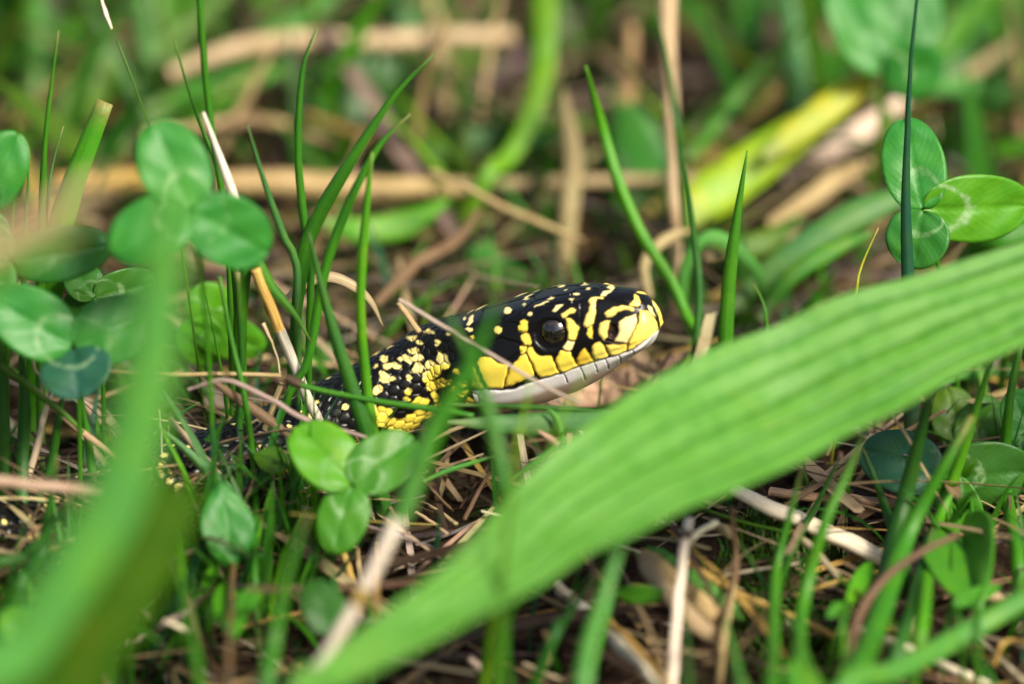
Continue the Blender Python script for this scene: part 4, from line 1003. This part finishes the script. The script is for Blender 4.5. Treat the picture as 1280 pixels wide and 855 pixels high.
T('olive hooked straw at the right bottom edge', 'gold', [(1244, 830), (1252, 806), (1270, 800), (1290, 802)], 8, ('g', 0.5, 0.6))
T('thin straw at the bottom right under the white one', 'pale', [(1075, 832), (1110, 845), (1140, 858)], 5, ('g', 0.5, 0.4))
B('tan blade band arching behind the broad leaf at right', 'pale', [(1170, 482), (1205, 468), (1240, 464), (1300, 462)], [4, 13, 16, 14], ('g', 0.3, 0.3), root=False, mat=M_DRY, name='dry_leaf', cat='dead blade', group='dry straws')
T('hair-thin stalk with white dead tip above the upper clover', 'olive', [(230, 330), (205, 205), (186, 156), (161, 88), (146, 50)], [4, 4, 4, 3.6, 3], (0.6, 1.2), root=True, mat=M_GRASS, name='grass_stalk', cat='grass stem', group='grass stems', wob=0.0)
T('white dead husk tip leaning left at the top left edge', 'white', [(140, 36), (132, 16), (126, -4)], [3, 7, 3], (1.2, 1.4))

# ------------------------------------------------------------------ clovers and other leaves
clover('big clover with pale crescent marks at the upper left', (240, 263), -2.3, [(193, 152, 0.6, 90, 0.1, 'clover'), (138, 312, -0.2, 82, 0.1, 'clover'), (336, 316, 0.2, 90, 0.0, 'clover')], foot=(262, 470))
clover('drooping clover at left edge with bluish lowest leaflet', (92, 434), -1.8, [(-12, 372, 0.2, 86, 0.15, 'clover'), (192, 388, 0.3, 84, -0.1, 'clover'), (98, 496, -0.6, 92, 0.2, 'teal')], foot=(100, 600))
clover('clover whose leaflet carries a bright sky glint at left', (14, 328), -0.9, [(138, 306, 0.2, 70, 0.1, 'clover'), (-60, 280, 0.3, 70, 0.0, 'clover'), (-50, 370, 0, 70, 0.0, 'clover')], foot=(6, 480))
clover('clover with one dark leaflet peeping behind drooping clover', (118, 372), 0.2, [(196, 352, 0.4, 56, 0.3, 'deep'), (90, 330, 0.4, 50, 0.2, 'deep'), (84, 400, 0.1, 50, 0, 'deep')], foot=(130, 520))
clover('clover cut by the left frame above the blurred tip', (-28, 262), -0.2, [(22, 168, 0.3, 72, 0.1, 'clover'), (-110, 240, 0.2, 80, 0, 'clover'), (-20, 330, 0, 76, 0, 'clover')], foot=(-30, 460))
clover('bright clover in front of the snake body, folded leaflets', (440, 606), -2.6, [(372, 532, 0.6, 82, 0.35, 'bright'), (518, 548, 0.5, 76, -0.3, 'mid'), (416, 690, -0.5, 66, 0.2, 'mid')], foot=(388, 700), c='bright')
clover('yellow-green clover at the bottom left corner', (50, 800), -5.4, [(0, 768, 0.2, 52, 0.2, 'bright'), (66, 752, 0.3, 46, 0, 'bright'), (18, 812, -0.1, 44, 0, 'bright')], foot=(62, 850))
clover('three-leaved clover right of centre behind the tall dark blade', (1154, 262), 1.2, [(1130, 148, 0.8, 80, 0.0, 'clover'), (1288, 258, 0.6, 88, 0.25, 'bright'), (1140, 334, -0.3, 82, 0.2, 'clover')], foot=(1190, 420))
clover('blurred clover at the top right corner', (1105, 92), 8.0, [(1046, -30, 0.8, 76, 0.2, 'clover'), (1150, -40, 1.0, 100, 0.0, 'clover'), (1180, 82, 0.2, 78, 0.4, 'clover')], foot=(1090, 240), pw=9, pc='olive')
clover('dark bluish clover low at right behind the straw needle', (1176, 596), -0.9, [(1078, 560, 0.4, 82, 0.25, 'teal'), (1292, 590, 0.2, 88, 0.4, 'deep'), (1218, 668, -0.2, 60, 0.2, 'mid')], foot=(1190, 720))
clover('light green clover half hidden at the right under broad leaf', (1204, 560), 0.6, [(1184, 484, 0.5, 62, 0.1, 'olive'), (1248, 500, 0.4, 60, 0.2, 'mid'), (1230, 590, 0, 56, 0.1, 'mid')], foot=(1215, 660))
clover('clover at the right frame edge above the dark leaf', (1300, 560), 0.2, [(1264, 490, 0.3, 60, 0.1, 'clover'), (1360, 520, 0.3, 70, 0, 'clover'), (1340, 600, 0, 70, 0, 'clover')], foot=(1310, 700))
clover('small clover peeping behind the white straw at left', (235, 400), 2.2, [(292, 378, 0.3, 76, 0.2, 'bright'), (270, 455, 0.1, 66, 0.3, 'bright'), (330, 438, 0.1, 60, 0.3, 'bright')], foot=(262, 470), pw=5)

def herb(label, base, tip, wpx, Y, c, foot, roll=0.2, kind='oval', pc='mid', pw=6, fold=0.2, extra=()):
    b, t = trace([base, tip], Y, 2)
    e = empty('small_leaf', (b[0], b[1], float(hgt(b[0], b[1]))), label, 'leaf', 'small herb leaves')
    st = trace([foot, base], (Y[0] - 0.1, Y[0]), 2); petiole(st, pw, pc, e, name='stalk')
    leaflet(c, b, t, wpx, roll, fold, 0.12, kind, e, M_PLANT, 'leaf_blade', notch=0.0)
    for bx, by, tx, ty, wd, cc in extra:
        b2, t2 = trace([(bx, by), (tx, ty)], Y, 2); leaflet(cc, b2, t2, wd, 0.3, 0.2, 0.12, kind, e, M_PLANT, 'leaf_blade', notch=0.0)
    return e
herb('oval leaf on a dark red stalk at lower left', (291, 706), (276, 602), 70, (-3.2, -2.6), 'clover', (286, 870), pc='brown', pw=8, extra=((292, 790, 282, 722, 44, 'bright'), (298, 760, 330, 735, 30, 'mid')))
herb('small olive oval leaf touching the bright clover', (362, 582), (316, 568), 36, (-1.4, -1.2), 'olive', (372, 640), kind='oval')
herb('dark green rounded leaf beside the jointed stem at bottom', (414, 790), (392, 724), 56, (-4.9, -4.6), 'deep', (430, 850), kind='round')
herb('small pointed leaf pair beside the seed stem', (1062, 752), (1094, 698), 26, (-2.8, -2.5), 'bright', (1050, 790), kind='oval', extra=((1062, 756, 1034, 770, 22, 'mid'),))
herb('small flat leaf lying under the broad leaf near white stem', (768, 742), (840, 744), 26, (-3.4, -3.3), 'mid', (760, 770), kind='oval', roll=0.5)
herb('folded leaf with one dark half at lower right', (1218, 752), (1196, 634), 96, (-1.9, -1.2), 'mid', (1224, 800), fold=0.75, kind='oval', roll=-0.2)
herb('narrow leaf lying under the folded leaf', (1192, 756), (1254, 732), 22, (-2.4, -2.3), 'mid', (1200, 790), kind='oval')
herb('rounded green leaf at the bottom edge right of centre', (1010, 880), (1020, 836), 84, (-6.2, -5.8), 'mid', (1010, 900), kind='round', roll=0.5)
herb('dark ground leaf in the hollow behind the snake neck', (420, 470), (380, 440), 60, (3.0, 3.2), 'deep', (430, 500), kind='round')

# ------------------------------------------------------------------ what lies out of focus behind
bg_ = dict(root=False)
T('long pale blurred straw lying across the top left background', 'pale', [(215, 92), (290, 64), (380, 52), (480, 50), (560, 47), (642, 46)], [20, 30, 30, 30, 30, 24], (11.5, 12.5))
T('thick blurred tan straw lying level behind the upright blades', 'tan', [(270, 228), (340, 231), (430, 234), (520, 236), (600, 238)], [38, 44, 42, 36, 20], (8.2, 8.4))
T('thin blurred tan straw level behind the snake, at mid height', 'tan', [(560, 228), (660, 230), (760, 227), (860, 224), (930, 228)], [14, 20, 20, 16, 12], (8.8, 9))
T('blurred tan straw sloping down right above the snake head', 'tan', [(540, 214), (600, 244), (660, 274), (730, 300)], [8, 11, 12, 6], (6.4, 6.0))
T('blurred pale upright stem behind the snout', 'pale', [(846, 285), (843, 200), (838, 100), (834, 0), (832, -60)], [22, 21, 22, 26, 24], (6.4, 7.6), root=True, name='dead_stalk', cat='dead stem')
B('bright yellow-green blurred blade curving down at top centre', 'lime', [(606, 226), (636, 196), (662, 150), (676, 100), (680, 50), (676, -60)], [10, 19, 24, 28, 32, 36], (8.0, 10.5), fold=0.15, n=40)
B('yellow-green blurred leaf slanting up to the top right clover', 'lemon', [(850, 272), (900, 236), (970, 184), (1050, 128)], [40, 62, 60, 48, 26], (7.2, 8.6), fold=0.2, root=False)
B('yellow blurred leaf tip end below the top right clover', 'yellow', [(955, 196), (1010, 154), (1060, 116), (1102, 86)], [12, 34, 40, 34, 12], (7.6, 8.8), fold=0.2, root=False)
B('wide blurred green blade behind the broad leaf, right of snout', 'grey', [(905, 395), (950, 352), (1010, 306), (1070, 268), (1140, 240)], [14, 34, 38, 40, 24], (4.6, 5.8), fold=0.3, root=False)
B('blurred dark green blade under the wide grey-green one', 'mid', [(950, 400), (985, 350), (1030, 318), (1090, 290)], [12, 22, 24, 8], (4.2, 5.0), fold=0.3, root=False)
B('large blurred green leaf left of the pale upright stem', 'clover', [(790, 262), (796, 220), (790, 170), (776, 128)], [20, 84, 92, 60, 20], (9.0, 9.8), fold=0.1, root=False)
B('large dark blurred leaf at the top left centre', 'mid', [(430, 190), (436, 150), (440, 110), (446, 66)], [30, 92, 96, 70, 26], (11.8, 12.2), fold=0.1, root=False)
B('blurred green leaf patch above the snake neck', 'clover', [(590, 300), (610, 330), (640, 350), (680, 362)], [24, 44, 40, 14], (7.5, 6.5), fold=0.1, root=False)
B('wide blurred green leaf arching left of the curved yellow-green blade', 'bright', [(400, 276), (450, 288), (510, 278), (560, 250)], [10, 34, 36, 10], (6.6, 7.2), fold=0.1, root=False)
B('dark blurred blade lying above the arching leaf', 'deep', [(500, 222), (550, 190), (600, 170), (650, 158)], [8, 30, 34, 14], (9.4, 10), fold=0.1, root=False)
for lab, pth, wd, cc, yy in (
    ('blurred green blade slanting up right across the top left', [(150, 190), (210, 140), (290, 80), (390, 10), (450, -40)], [20, 30, 34, 34, 24], 'mid', (11, 13.5)),
    ('blurred lighter blade parallel above it at the top left', [(130, 120), (200, 60), (260, 10), (300, -40)], [16, 26, 26, 14], 'olive', (12.5, 14)),
    ('blurred green blade beneath the long pale straw', [(180, 140), (260, 110), (350, 92), (430, 84)], [14, 26, 26, 10], 'mid', (11.4, 12.0)),
    ('blurred upright green blade at top right of centre', [(990, 180), (1000, 120), (992, 60), (980, -20)], [20, 28, 28, 20], 'grey', (10, 11.5)),
    ('blurred green blade slanting right of the pale upright stem', [(858, 200), (886, 168), (920, 120), (960, 70)], [12, 18, 18, 6], 'mid', (8.5, 10)),
    ('blurred olive blade upright at the top left edge', [(40, 120), (46, 60), (40, 0), (36, -60)], [26, 32, 32, 26], 'mid', (12.5, 14)),
    ('blurred pale upright blade at top left', [(178, 120), (184, 60), (176, 10), (170, -50)], [18, 22, 22, 16], 'grey', (12, 13.5)),
    ('blurred dark blade sloping at the top right edge', [(1130, 130), (1190, 70), (1210, 20), (1214, -60)], [40, 60, 60, 50], 'deep', (12, 14)),
    ('blurred green blade low at right behind the three-leaved clover', [(1200, 330), (1240, 300), (1290, 290), (1340, 300)], [20, 32, 30, 20], 'mid', (4.0, 4.4)),
    ('blurred olive leaf in the gap right of the pointed blade', [(880, 300), (920, 310), (960, 300), (1000, 270)], [14, 34, 32, 10], 'olive', (6.4, 7))):
    B(lab, cc, pth, wd, yy, fold=0.25, root=False)
for lab, pth, wd, cc, yy in (
    ('blurred pale dead leaf slanting up right below the yellow leaf', [(980, 226), (1030, 190), (1080, 160), (1130, 124)], [14, 26, 28, 14], 'white', (9.4, 10.6)),
    ('blurred pale dead leaf leading on to the right edge', [(1120, 120), (1170, 108), (1230, 112), (1300, 140)], [18, 24, 24, 16], 'pale', (11, 11.4)),
    ('blurred tan dead leaf rising at the top right edge', [(1180, 110), (1230, 80), (1290, 40), (1330, 0)], [12, 18, 20, 14], 'tan', (11.4, 12.6)),
    ('blurred brownish dead leaf bundle left of right clover', [(960, 280), (1010, 250), (1050, 220), (1096, 200)], [10, 24, 26, 10], 'tan', (7.4, 8.6)),
    ('blurred tan upright dead blade at upper centre', [(706, 330), (712, 260), (716, 190), (700, 110)], [18, 24, 24, 12], 'tan', (7.0, 8.6)),
    ('blurred tan upright dead blade right of upper centre', [(770, 230), (778, 160), (786, 90), (790, 30)], [12, 20, 20, 12], 'tan', (10.4, 11.6)),
    ('blurred tan dead blade upright in the middle of the top', [(560, 150), (556, 110), (550, 70), (545, 20)], [12, 17, 17, 10], 'tan', (11, 12)),
    ('blurred tan dead strip rising at top left', [(200, 190), (240, 160), (290, 118), (320, 96)], [14, 24, 24, 12], 'tan', (10.6, 11.4)),
    ('blurred tan strip lying level behind the upper clover', [(70, 228), (130, 226), (180, 222), (240, 226)], [20, 26, 26, 16], 'gold', (8.6, 8.6)),
    ('blurred dry arch standing right behind the snout', [(852, 388), (858, 330), (890, 296), (940, 330), (960, 380)], [10, 14, 20, 16, 8], 'pale', (4.4, 4.6)),
    ('blurred tan dead blade sloping into the snout shade', [(812, 372), (806, 330), (830, 300), (862, 286)], [8, 12, 15, 8], 'tan', (4.6, 5.4)),
    ('blurred brown dead blade upright behind the neck', [(470, 380), (520, 330), (570, 300), (600, 260)], [10, 17, 15, 6], 'brown', (4.4, 6)),
    ('blurred reddish dead leaf upright at right of top centre', [(930, 130), (960, 80), (968, 30), (960, -30)], [16, 28, 28, 20], 'brown', (12.4, 13.6)),
    ('blurred tan straw crossing the gap behind the clover', [(180, 168), (240, 160), (330, 150), (420, 178)], [8, 14, 14, 8], 'tan', (9.8, 10))):
    B(lab, cc, pth, wd, yy, fold=0.25, root=False, mat=M_DRY, name='dry_leaf', cat='dead blade', group='dry straws')

# ------------------------------------------------------------------ sward and litter: too many to count
def near_snake(x, y, r):
    d = np.hypot(SNAKE_LINE[:, 0][None] - x[:, None], SNAKE_LINE[:, 1][None] - y[:, None]).min(1)
    hx = HO[None] + EX[None] * np.linspace(0, 3.2, 12)[:, None]
    d2 = np.hypot(hx[:, 0][None] - x[:, None], hx[:, 1][None] - y[:, None]).min(1)
    return np.minimum(d, d2) < r

def strips(name, label, x, y, z, L, W, lean, az, bend, cols, mat, cat=None, lie=False, segs=7):
    n = len(x); t = np.linspace(0, 1, segs)
    r = np.random.default_rng(11)
    d = np.stack([np.cos(az), np.sin(az), np.zeros(n)], -1)
    th = lean[:, None] + bend[:, None] * t[None]                   # angle from vertical along the blade
    dl = L[:, None] / (segs - 1)
    hx = np.concatenate([np.zeros((n, 1)), np.cumsum(np.sin(th[:, :-1]) * dl, 1)], 1); hz = np.concatenate([np.zeros((n, 1)), np.cumsum(np.cos(th[:, :-1]) * dl, 1)], 1)
    wob = np.cumsum(r.normal(0, 0.035, (n, segs)) * dl, 1)
    s = np.stack([-np.sin(az), np.cos(az), np.zeros(n)], -1)
    line = np.stack([x, y, z], -1)[:, None] + d[:, None] * hx[..., None] + s[:, None] * wob[..., None]
    line[..., 2] += hz
    g = hgt(line[..., 0], line[..., 1]); line[..., 2] = np.maximum(line[..., 2], g - 0.02 if not lie else g + 0.02)
    tw = r.uniform(-0.9, 0.9, n)
    side = s * np.cos(tw)[:, None] + d * np.sin(tw)[:, None]
    prof = (np.clip(1 - t ** 2.4, 0, 1) * (0.65 + 0.35 * np.clip(t / 0.3, 0, 1)) + 0.03) if not lie else (0.5 + 0.5 * np.clip(np.sin(np.pi * (t * 0.8 + 0.1)), 0, 1))
    hw = W[:, None] * 0.5 * prof[None]
    nup = np.array([0, 0, 1.0]) * 0.5 - d[:, None] * 0.0 + (d[:, None] * -0.5)
    a = line - side[:, None] * hw[..., None]; b = line + nup * hw[..., None] * -0.5; c = line + side[:, None] * hw[..., None]
    v = np.stack([a, b, c], 2)                                    # n, segs, 3, 3
    idx = np.arange(n * segs * 3).reshape(n, segs, 3)
    f = np.concatenate([np.stack([idx[:, :-1, q], idx[:, :-1, q + 1], idx[:, 1:, q + 1], idx[:, 1:, q]], -1).reshape(-1, 4) for q in (0, 1)])
    uv = np.stack(np.broadcast_arrays(np.array([0, 0.5, 1.0])[None, None], (t[None, :, None] * L[:, None, None])), -1).reshape(-1, 2)
    cc = np.repeat(cols, segs * 3, 0)
    o = link(name, v.reshape(-1, 3), f, mat, uv=uv, col=cc)
    return tag(o, label, cat, kind='stuff')

def palette(tab, keys, probs, n, r, jit=0.25):
    i = r.choice(len(keys), n, p=np.array(probs) / sum(probs))
    base = np.array([tab[k] for k in keys])[i]
    return base * (1 + r.uniform(-jit, jit, (n, 1))) * (1 + r.uniform(-0.12, 0.12, (n, 3)))

def scatter():
    r = np.random.default_rng(5)
    # litter over the whole ground
    n = 3600
    x = np.concatenate([r.uniform(-9, 9, 1900), r.uniform(-26, 26, n - 1900)]); y = np.concatenate([r.uniform(-9, 16, 1900), r.uniform(-16, 42, n - 1900)])
    z = hgt(x, y) + r.uniform(0.0, 0.32, n)
    k = ~near_snake(x, y, 0.5); x, y, z = x[k], y[k], z[k]; n = len(x)
    L = r.uniform(0.8, 4.2, n); L = np.where((y > 6), L * 1.4, L); Wk = np.where(y > 5, 2.0, 1.0)
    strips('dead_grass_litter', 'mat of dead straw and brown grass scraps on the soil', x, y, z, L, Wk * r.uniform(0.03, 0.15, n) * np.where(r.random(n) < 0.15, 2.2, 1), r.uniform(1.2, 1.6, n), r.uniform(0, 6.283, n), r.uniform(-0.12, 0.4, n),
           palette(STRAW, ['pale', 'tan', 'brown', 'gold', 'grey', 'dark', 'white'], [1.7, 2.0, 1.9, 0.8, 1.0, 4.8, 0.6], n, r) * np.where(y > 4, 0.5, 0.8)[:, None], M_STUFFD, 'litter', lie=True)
    # standing dead stems in the distance
    n = 420; x = r.uniform(-22, 22, n); y = r.uniform(8.5, 40, n); z = hgt(x, y)
    strips('dead_sward', 'tangle of standing dead grass far behind the snake', x, y, z, r.uniform(1.5, 5.5, n), r.uniform(0.06, 0.22, n), r.uniform(0.1, 1.1, n), r.uniform(0, 6.283, n), r.uniform(0, 0.9, n),
           palette(STRAW, ['pale', 'tan', 'brown', 'pink'], [1, 2.5, 2.5, 1], n, r), M_STUFFD, 'dead grass')
    # green sward behind
    n = 3800; x = r.uniform(-24, 24, n); y = 7.5 + 36 * r.random(n) ** 1.1; z = hgt(x, y)
    cl = np.sin(x * 0.9 + 1.0) * np.cos(y * 0.8) + 0.5 * np.sin(x * 2.1 - y * 1.3)
    k = (cl + r.normal(0, 0.6, n)) > -0.15; x, y, z = x[k], y[k], z[k]; n = len(x)
    strips('meadow_grass', 'blurred green sward filling the background', x, y, z, r.uniform(1.0, 4.2, n) * np.clip((y + 2) / 12, 0.5, 1.3), r.uniform(0.12, 0.45, n), r.uniform(0.0, 0.9, n), r.uniform(0, 6.283, n), r.uniform(0.1, 1.5, n),
           palette(GREEN, ['mid', 'deep', 'bright', 'olive', 'lime', 'grey'], [3, 2.8, 2, 2.6, 1.2, 0.5], n, r) * 0.8, M_STUFFG, 'grass')
    n = 760; x = r.uniform(-24, 24, n); y = 5.2 + 32 * r.random(n) ** 1.4; k = (y > 10) | ((y > 8.4) & ((x < 1.6) | (x > 5.6))) | (np.abs(x) > 8); x, y = x[k], y[k]; n = len(x); z = hgt(x, y) + r.uniform(0.1, 1.4, n)
    strips('low_foliage', 'low broad herb leaves blurred among the far sward', x, y, z, r.uniform(0.8, 2.2, n), r.uniform(0.5, 1.1, n), r.uniform(0.6, 1.5, n), r.uniform(0, 6.283, n), r.uniform(-0.3, 0.6, n),
           palette(GREEN, ['mid', 'clover', 'bright', 'olive', 'deep'], [3, 2, 1.5, 1.5, 2], n, r) * 0.85, M_STUFFG, 'foliage')
    # short green growth round the snake, kept off its head
    n = 2300; x = r.uniform(-16, 16, n); y = r.uniform(-9, 10, n); z = hgt(x, y)
    L = r.uniform(0.4, 1.9, n)
    pxx, pyy = [], []
    keep = ~near_snake(x, y, 0.75)
    for q in range(n):
        u, v_ = to_px((x[q], y[q], z[q] + L[q])); u0, v0 = to_px((x[q], y[q], z[q]))
        if y[q] < 1.2 and 430 < u < 850 and v_ < 560 and v0 > 340: keep[q] = False
        if 700 < u0 < 1120 and v0 > 590 and r.random() < 0.8: keep[q] = False
        if 180 < u0 < 600 and v0 > 620 and r.random() < 0.6: keep[q] = False
        if y[q] < -6 and abs(x[q]) < 7.5 and L[q] > 1.0: keep[q] = False
    x, y, z, L = x[keep], y[keep], z[keep], L[keep]; n = len(x)
    strips('short_grass', 'short green shoots sprouting through the litter', x, y, z, L, r.uniform(0.05, 0.15, n), r.uniform(0.0, 0.7, n), r.uniform(0, 6.283, n), r.uniform(0, 1.2, n),
           palette(GREEN, ['mid', 'deep', 'bright', 'olive', 'teal'], [3, 4, 1.2, 1.5, 0.8], n, r), M_STUFFG, 'grass')
    # growth and scraps hiding the body on the left
    n = 420; f = r.uniform(0, 1, n); px = -40 + 450 * f ** 1.25; y = np.interp(px, [20, 150, 270, 410], [-3.2, -2.2, -1.4, -0.2]) - r.uniform(0.4, 2.2, n)
    x = (px - 640) / KPX; z = hgt(x, y)
    strips('stem_tuft', 'dense green shoots hiding the snake body on the left', x, y, z, r.uniform(0.9, 2.6, n), r.uniform(0.05, 0.16, n), r.uniform(0.0, 0.6, n), r.uniform(0, 6.283, n), r.uniform(0, 0.8, n),
           palette(GREEN, ['mid', 'deep', 'teal', 'bright'], [2, 4, 1.2, 0.8], n, r), M_STUFFG, 'grass')
    n = 230; px = r.uniform(-20, 430, n); y = np.interp(px, [20, 150, 270, 410], [-2.9, -1.9, -1.1, 0.4]) - r.uniform(-0.9, 1.1, n); x = (px - 640) / KPX; z = hgt(x, y) + r.uniform(0.3, 0.9, n)
    strips('straw_scraps', 'straw scraps lodged over the snake body', x, y, z, r.uniform(0.7, 2.4, n), r.uniform(0.04, 0.13, n), r.uniform(1.0, 1.7, n), r.uniform(0, 6.283, n), r.uniform(-0.3, 0.7, n),
           palette(STRAW, ['pale', 'tan', 'brown', 'pink', 'dark'], [0.6, 1.4, 2.4, 0.8, 3.5], n, r), M_STUFFD, 'litter')
    # moss in the hollow
    n = 900; c0 = G(985, 745); a = r.uniform(0, 6.283, n); q = np.sqrt(r.random(n)); x = c0[0] + np.cos(a) * q * 0.95; y = c0[1] + np.sin(a) * q * 1.7; z = hgt(x, y) + 0.25 * (1 - q)
    strips('moss', 'dark moss cushion in the hollow at lower right', x, y, z, r.uniform(0.12, 0.34, n), r.uniform(0.03, 0.07, n), r.uniform(0, 0.9, n), r.uniform(0, 6.283, n), r.uniform(0, 0.6, n),
           palette(GREEN, ['olive', 'deep', 'mid'], [3, 2, 1], n, r) * 0.7, M_STUFFG, 'moss', segs=4)
    # outer field, beyond the frame
    n = 2600; x = r.uniform(-60, 60, n); y = r.uniform(-14, 75, n); k = (np.abs(x) > 15) | (y > 38); x, y = x[k], y[k]; n = len(x)
    strips('outer_grass', 'open sward stretching on beyond the clearing', x, y, hgt(x, y), r.uniform(2, 6, n), r.uniform(0.15, 0.4, n), r.uniform(0, 0.7, n), r.uniform(0, 6.283, n), r.uniform(0.1, 1.2, n),
           palette(GREEN, ['mid', 'deep', 'olive', 'bright'], [3, 3, 2, 1], n, r), M_STUFFG, 'grass', segs=5)
    # soil crumbs
    n = 1500; x = r.uniform(-8, 8, n); y = r.uniform(-8.5, 8, n); s = r.uniform(0.03, 0.13, n)
    base = np.array([(1, 0, 0), (-1, 0, 0), (0, 1, 0), (0, -1, 0), (0, 0, 1), (0, 0, -1)], float)
    v = np.stack([x, y, hgt(x, y) - 0.04 + s * 0.3], -1)[:, None] + base[None] * s[:, None, None] * r.uniform(0.6, 1.3, (n, 6, 1)) + r.normal(0, 0.2, (n, 6, 3)) * s[:, None, None]
    tri = np.array([(0, 2, 4), (2, 1, 4), (1, 3, 4), (3, 0, 4), (2, 0, 5), (1, 2, 5), (3, 1, 5), (0, 3, 5)])
    f = (np.arange(n)[:, None, None] * 6 + tri[None]).reshape(-1, 3)
    o = link('soil_crumbs', v.reshape(-1, 3), f, M_SOIL, smooth=False); tag(o, 'crumbs of brown soil between the straws', 'soil', kind='stuff')
scatter()
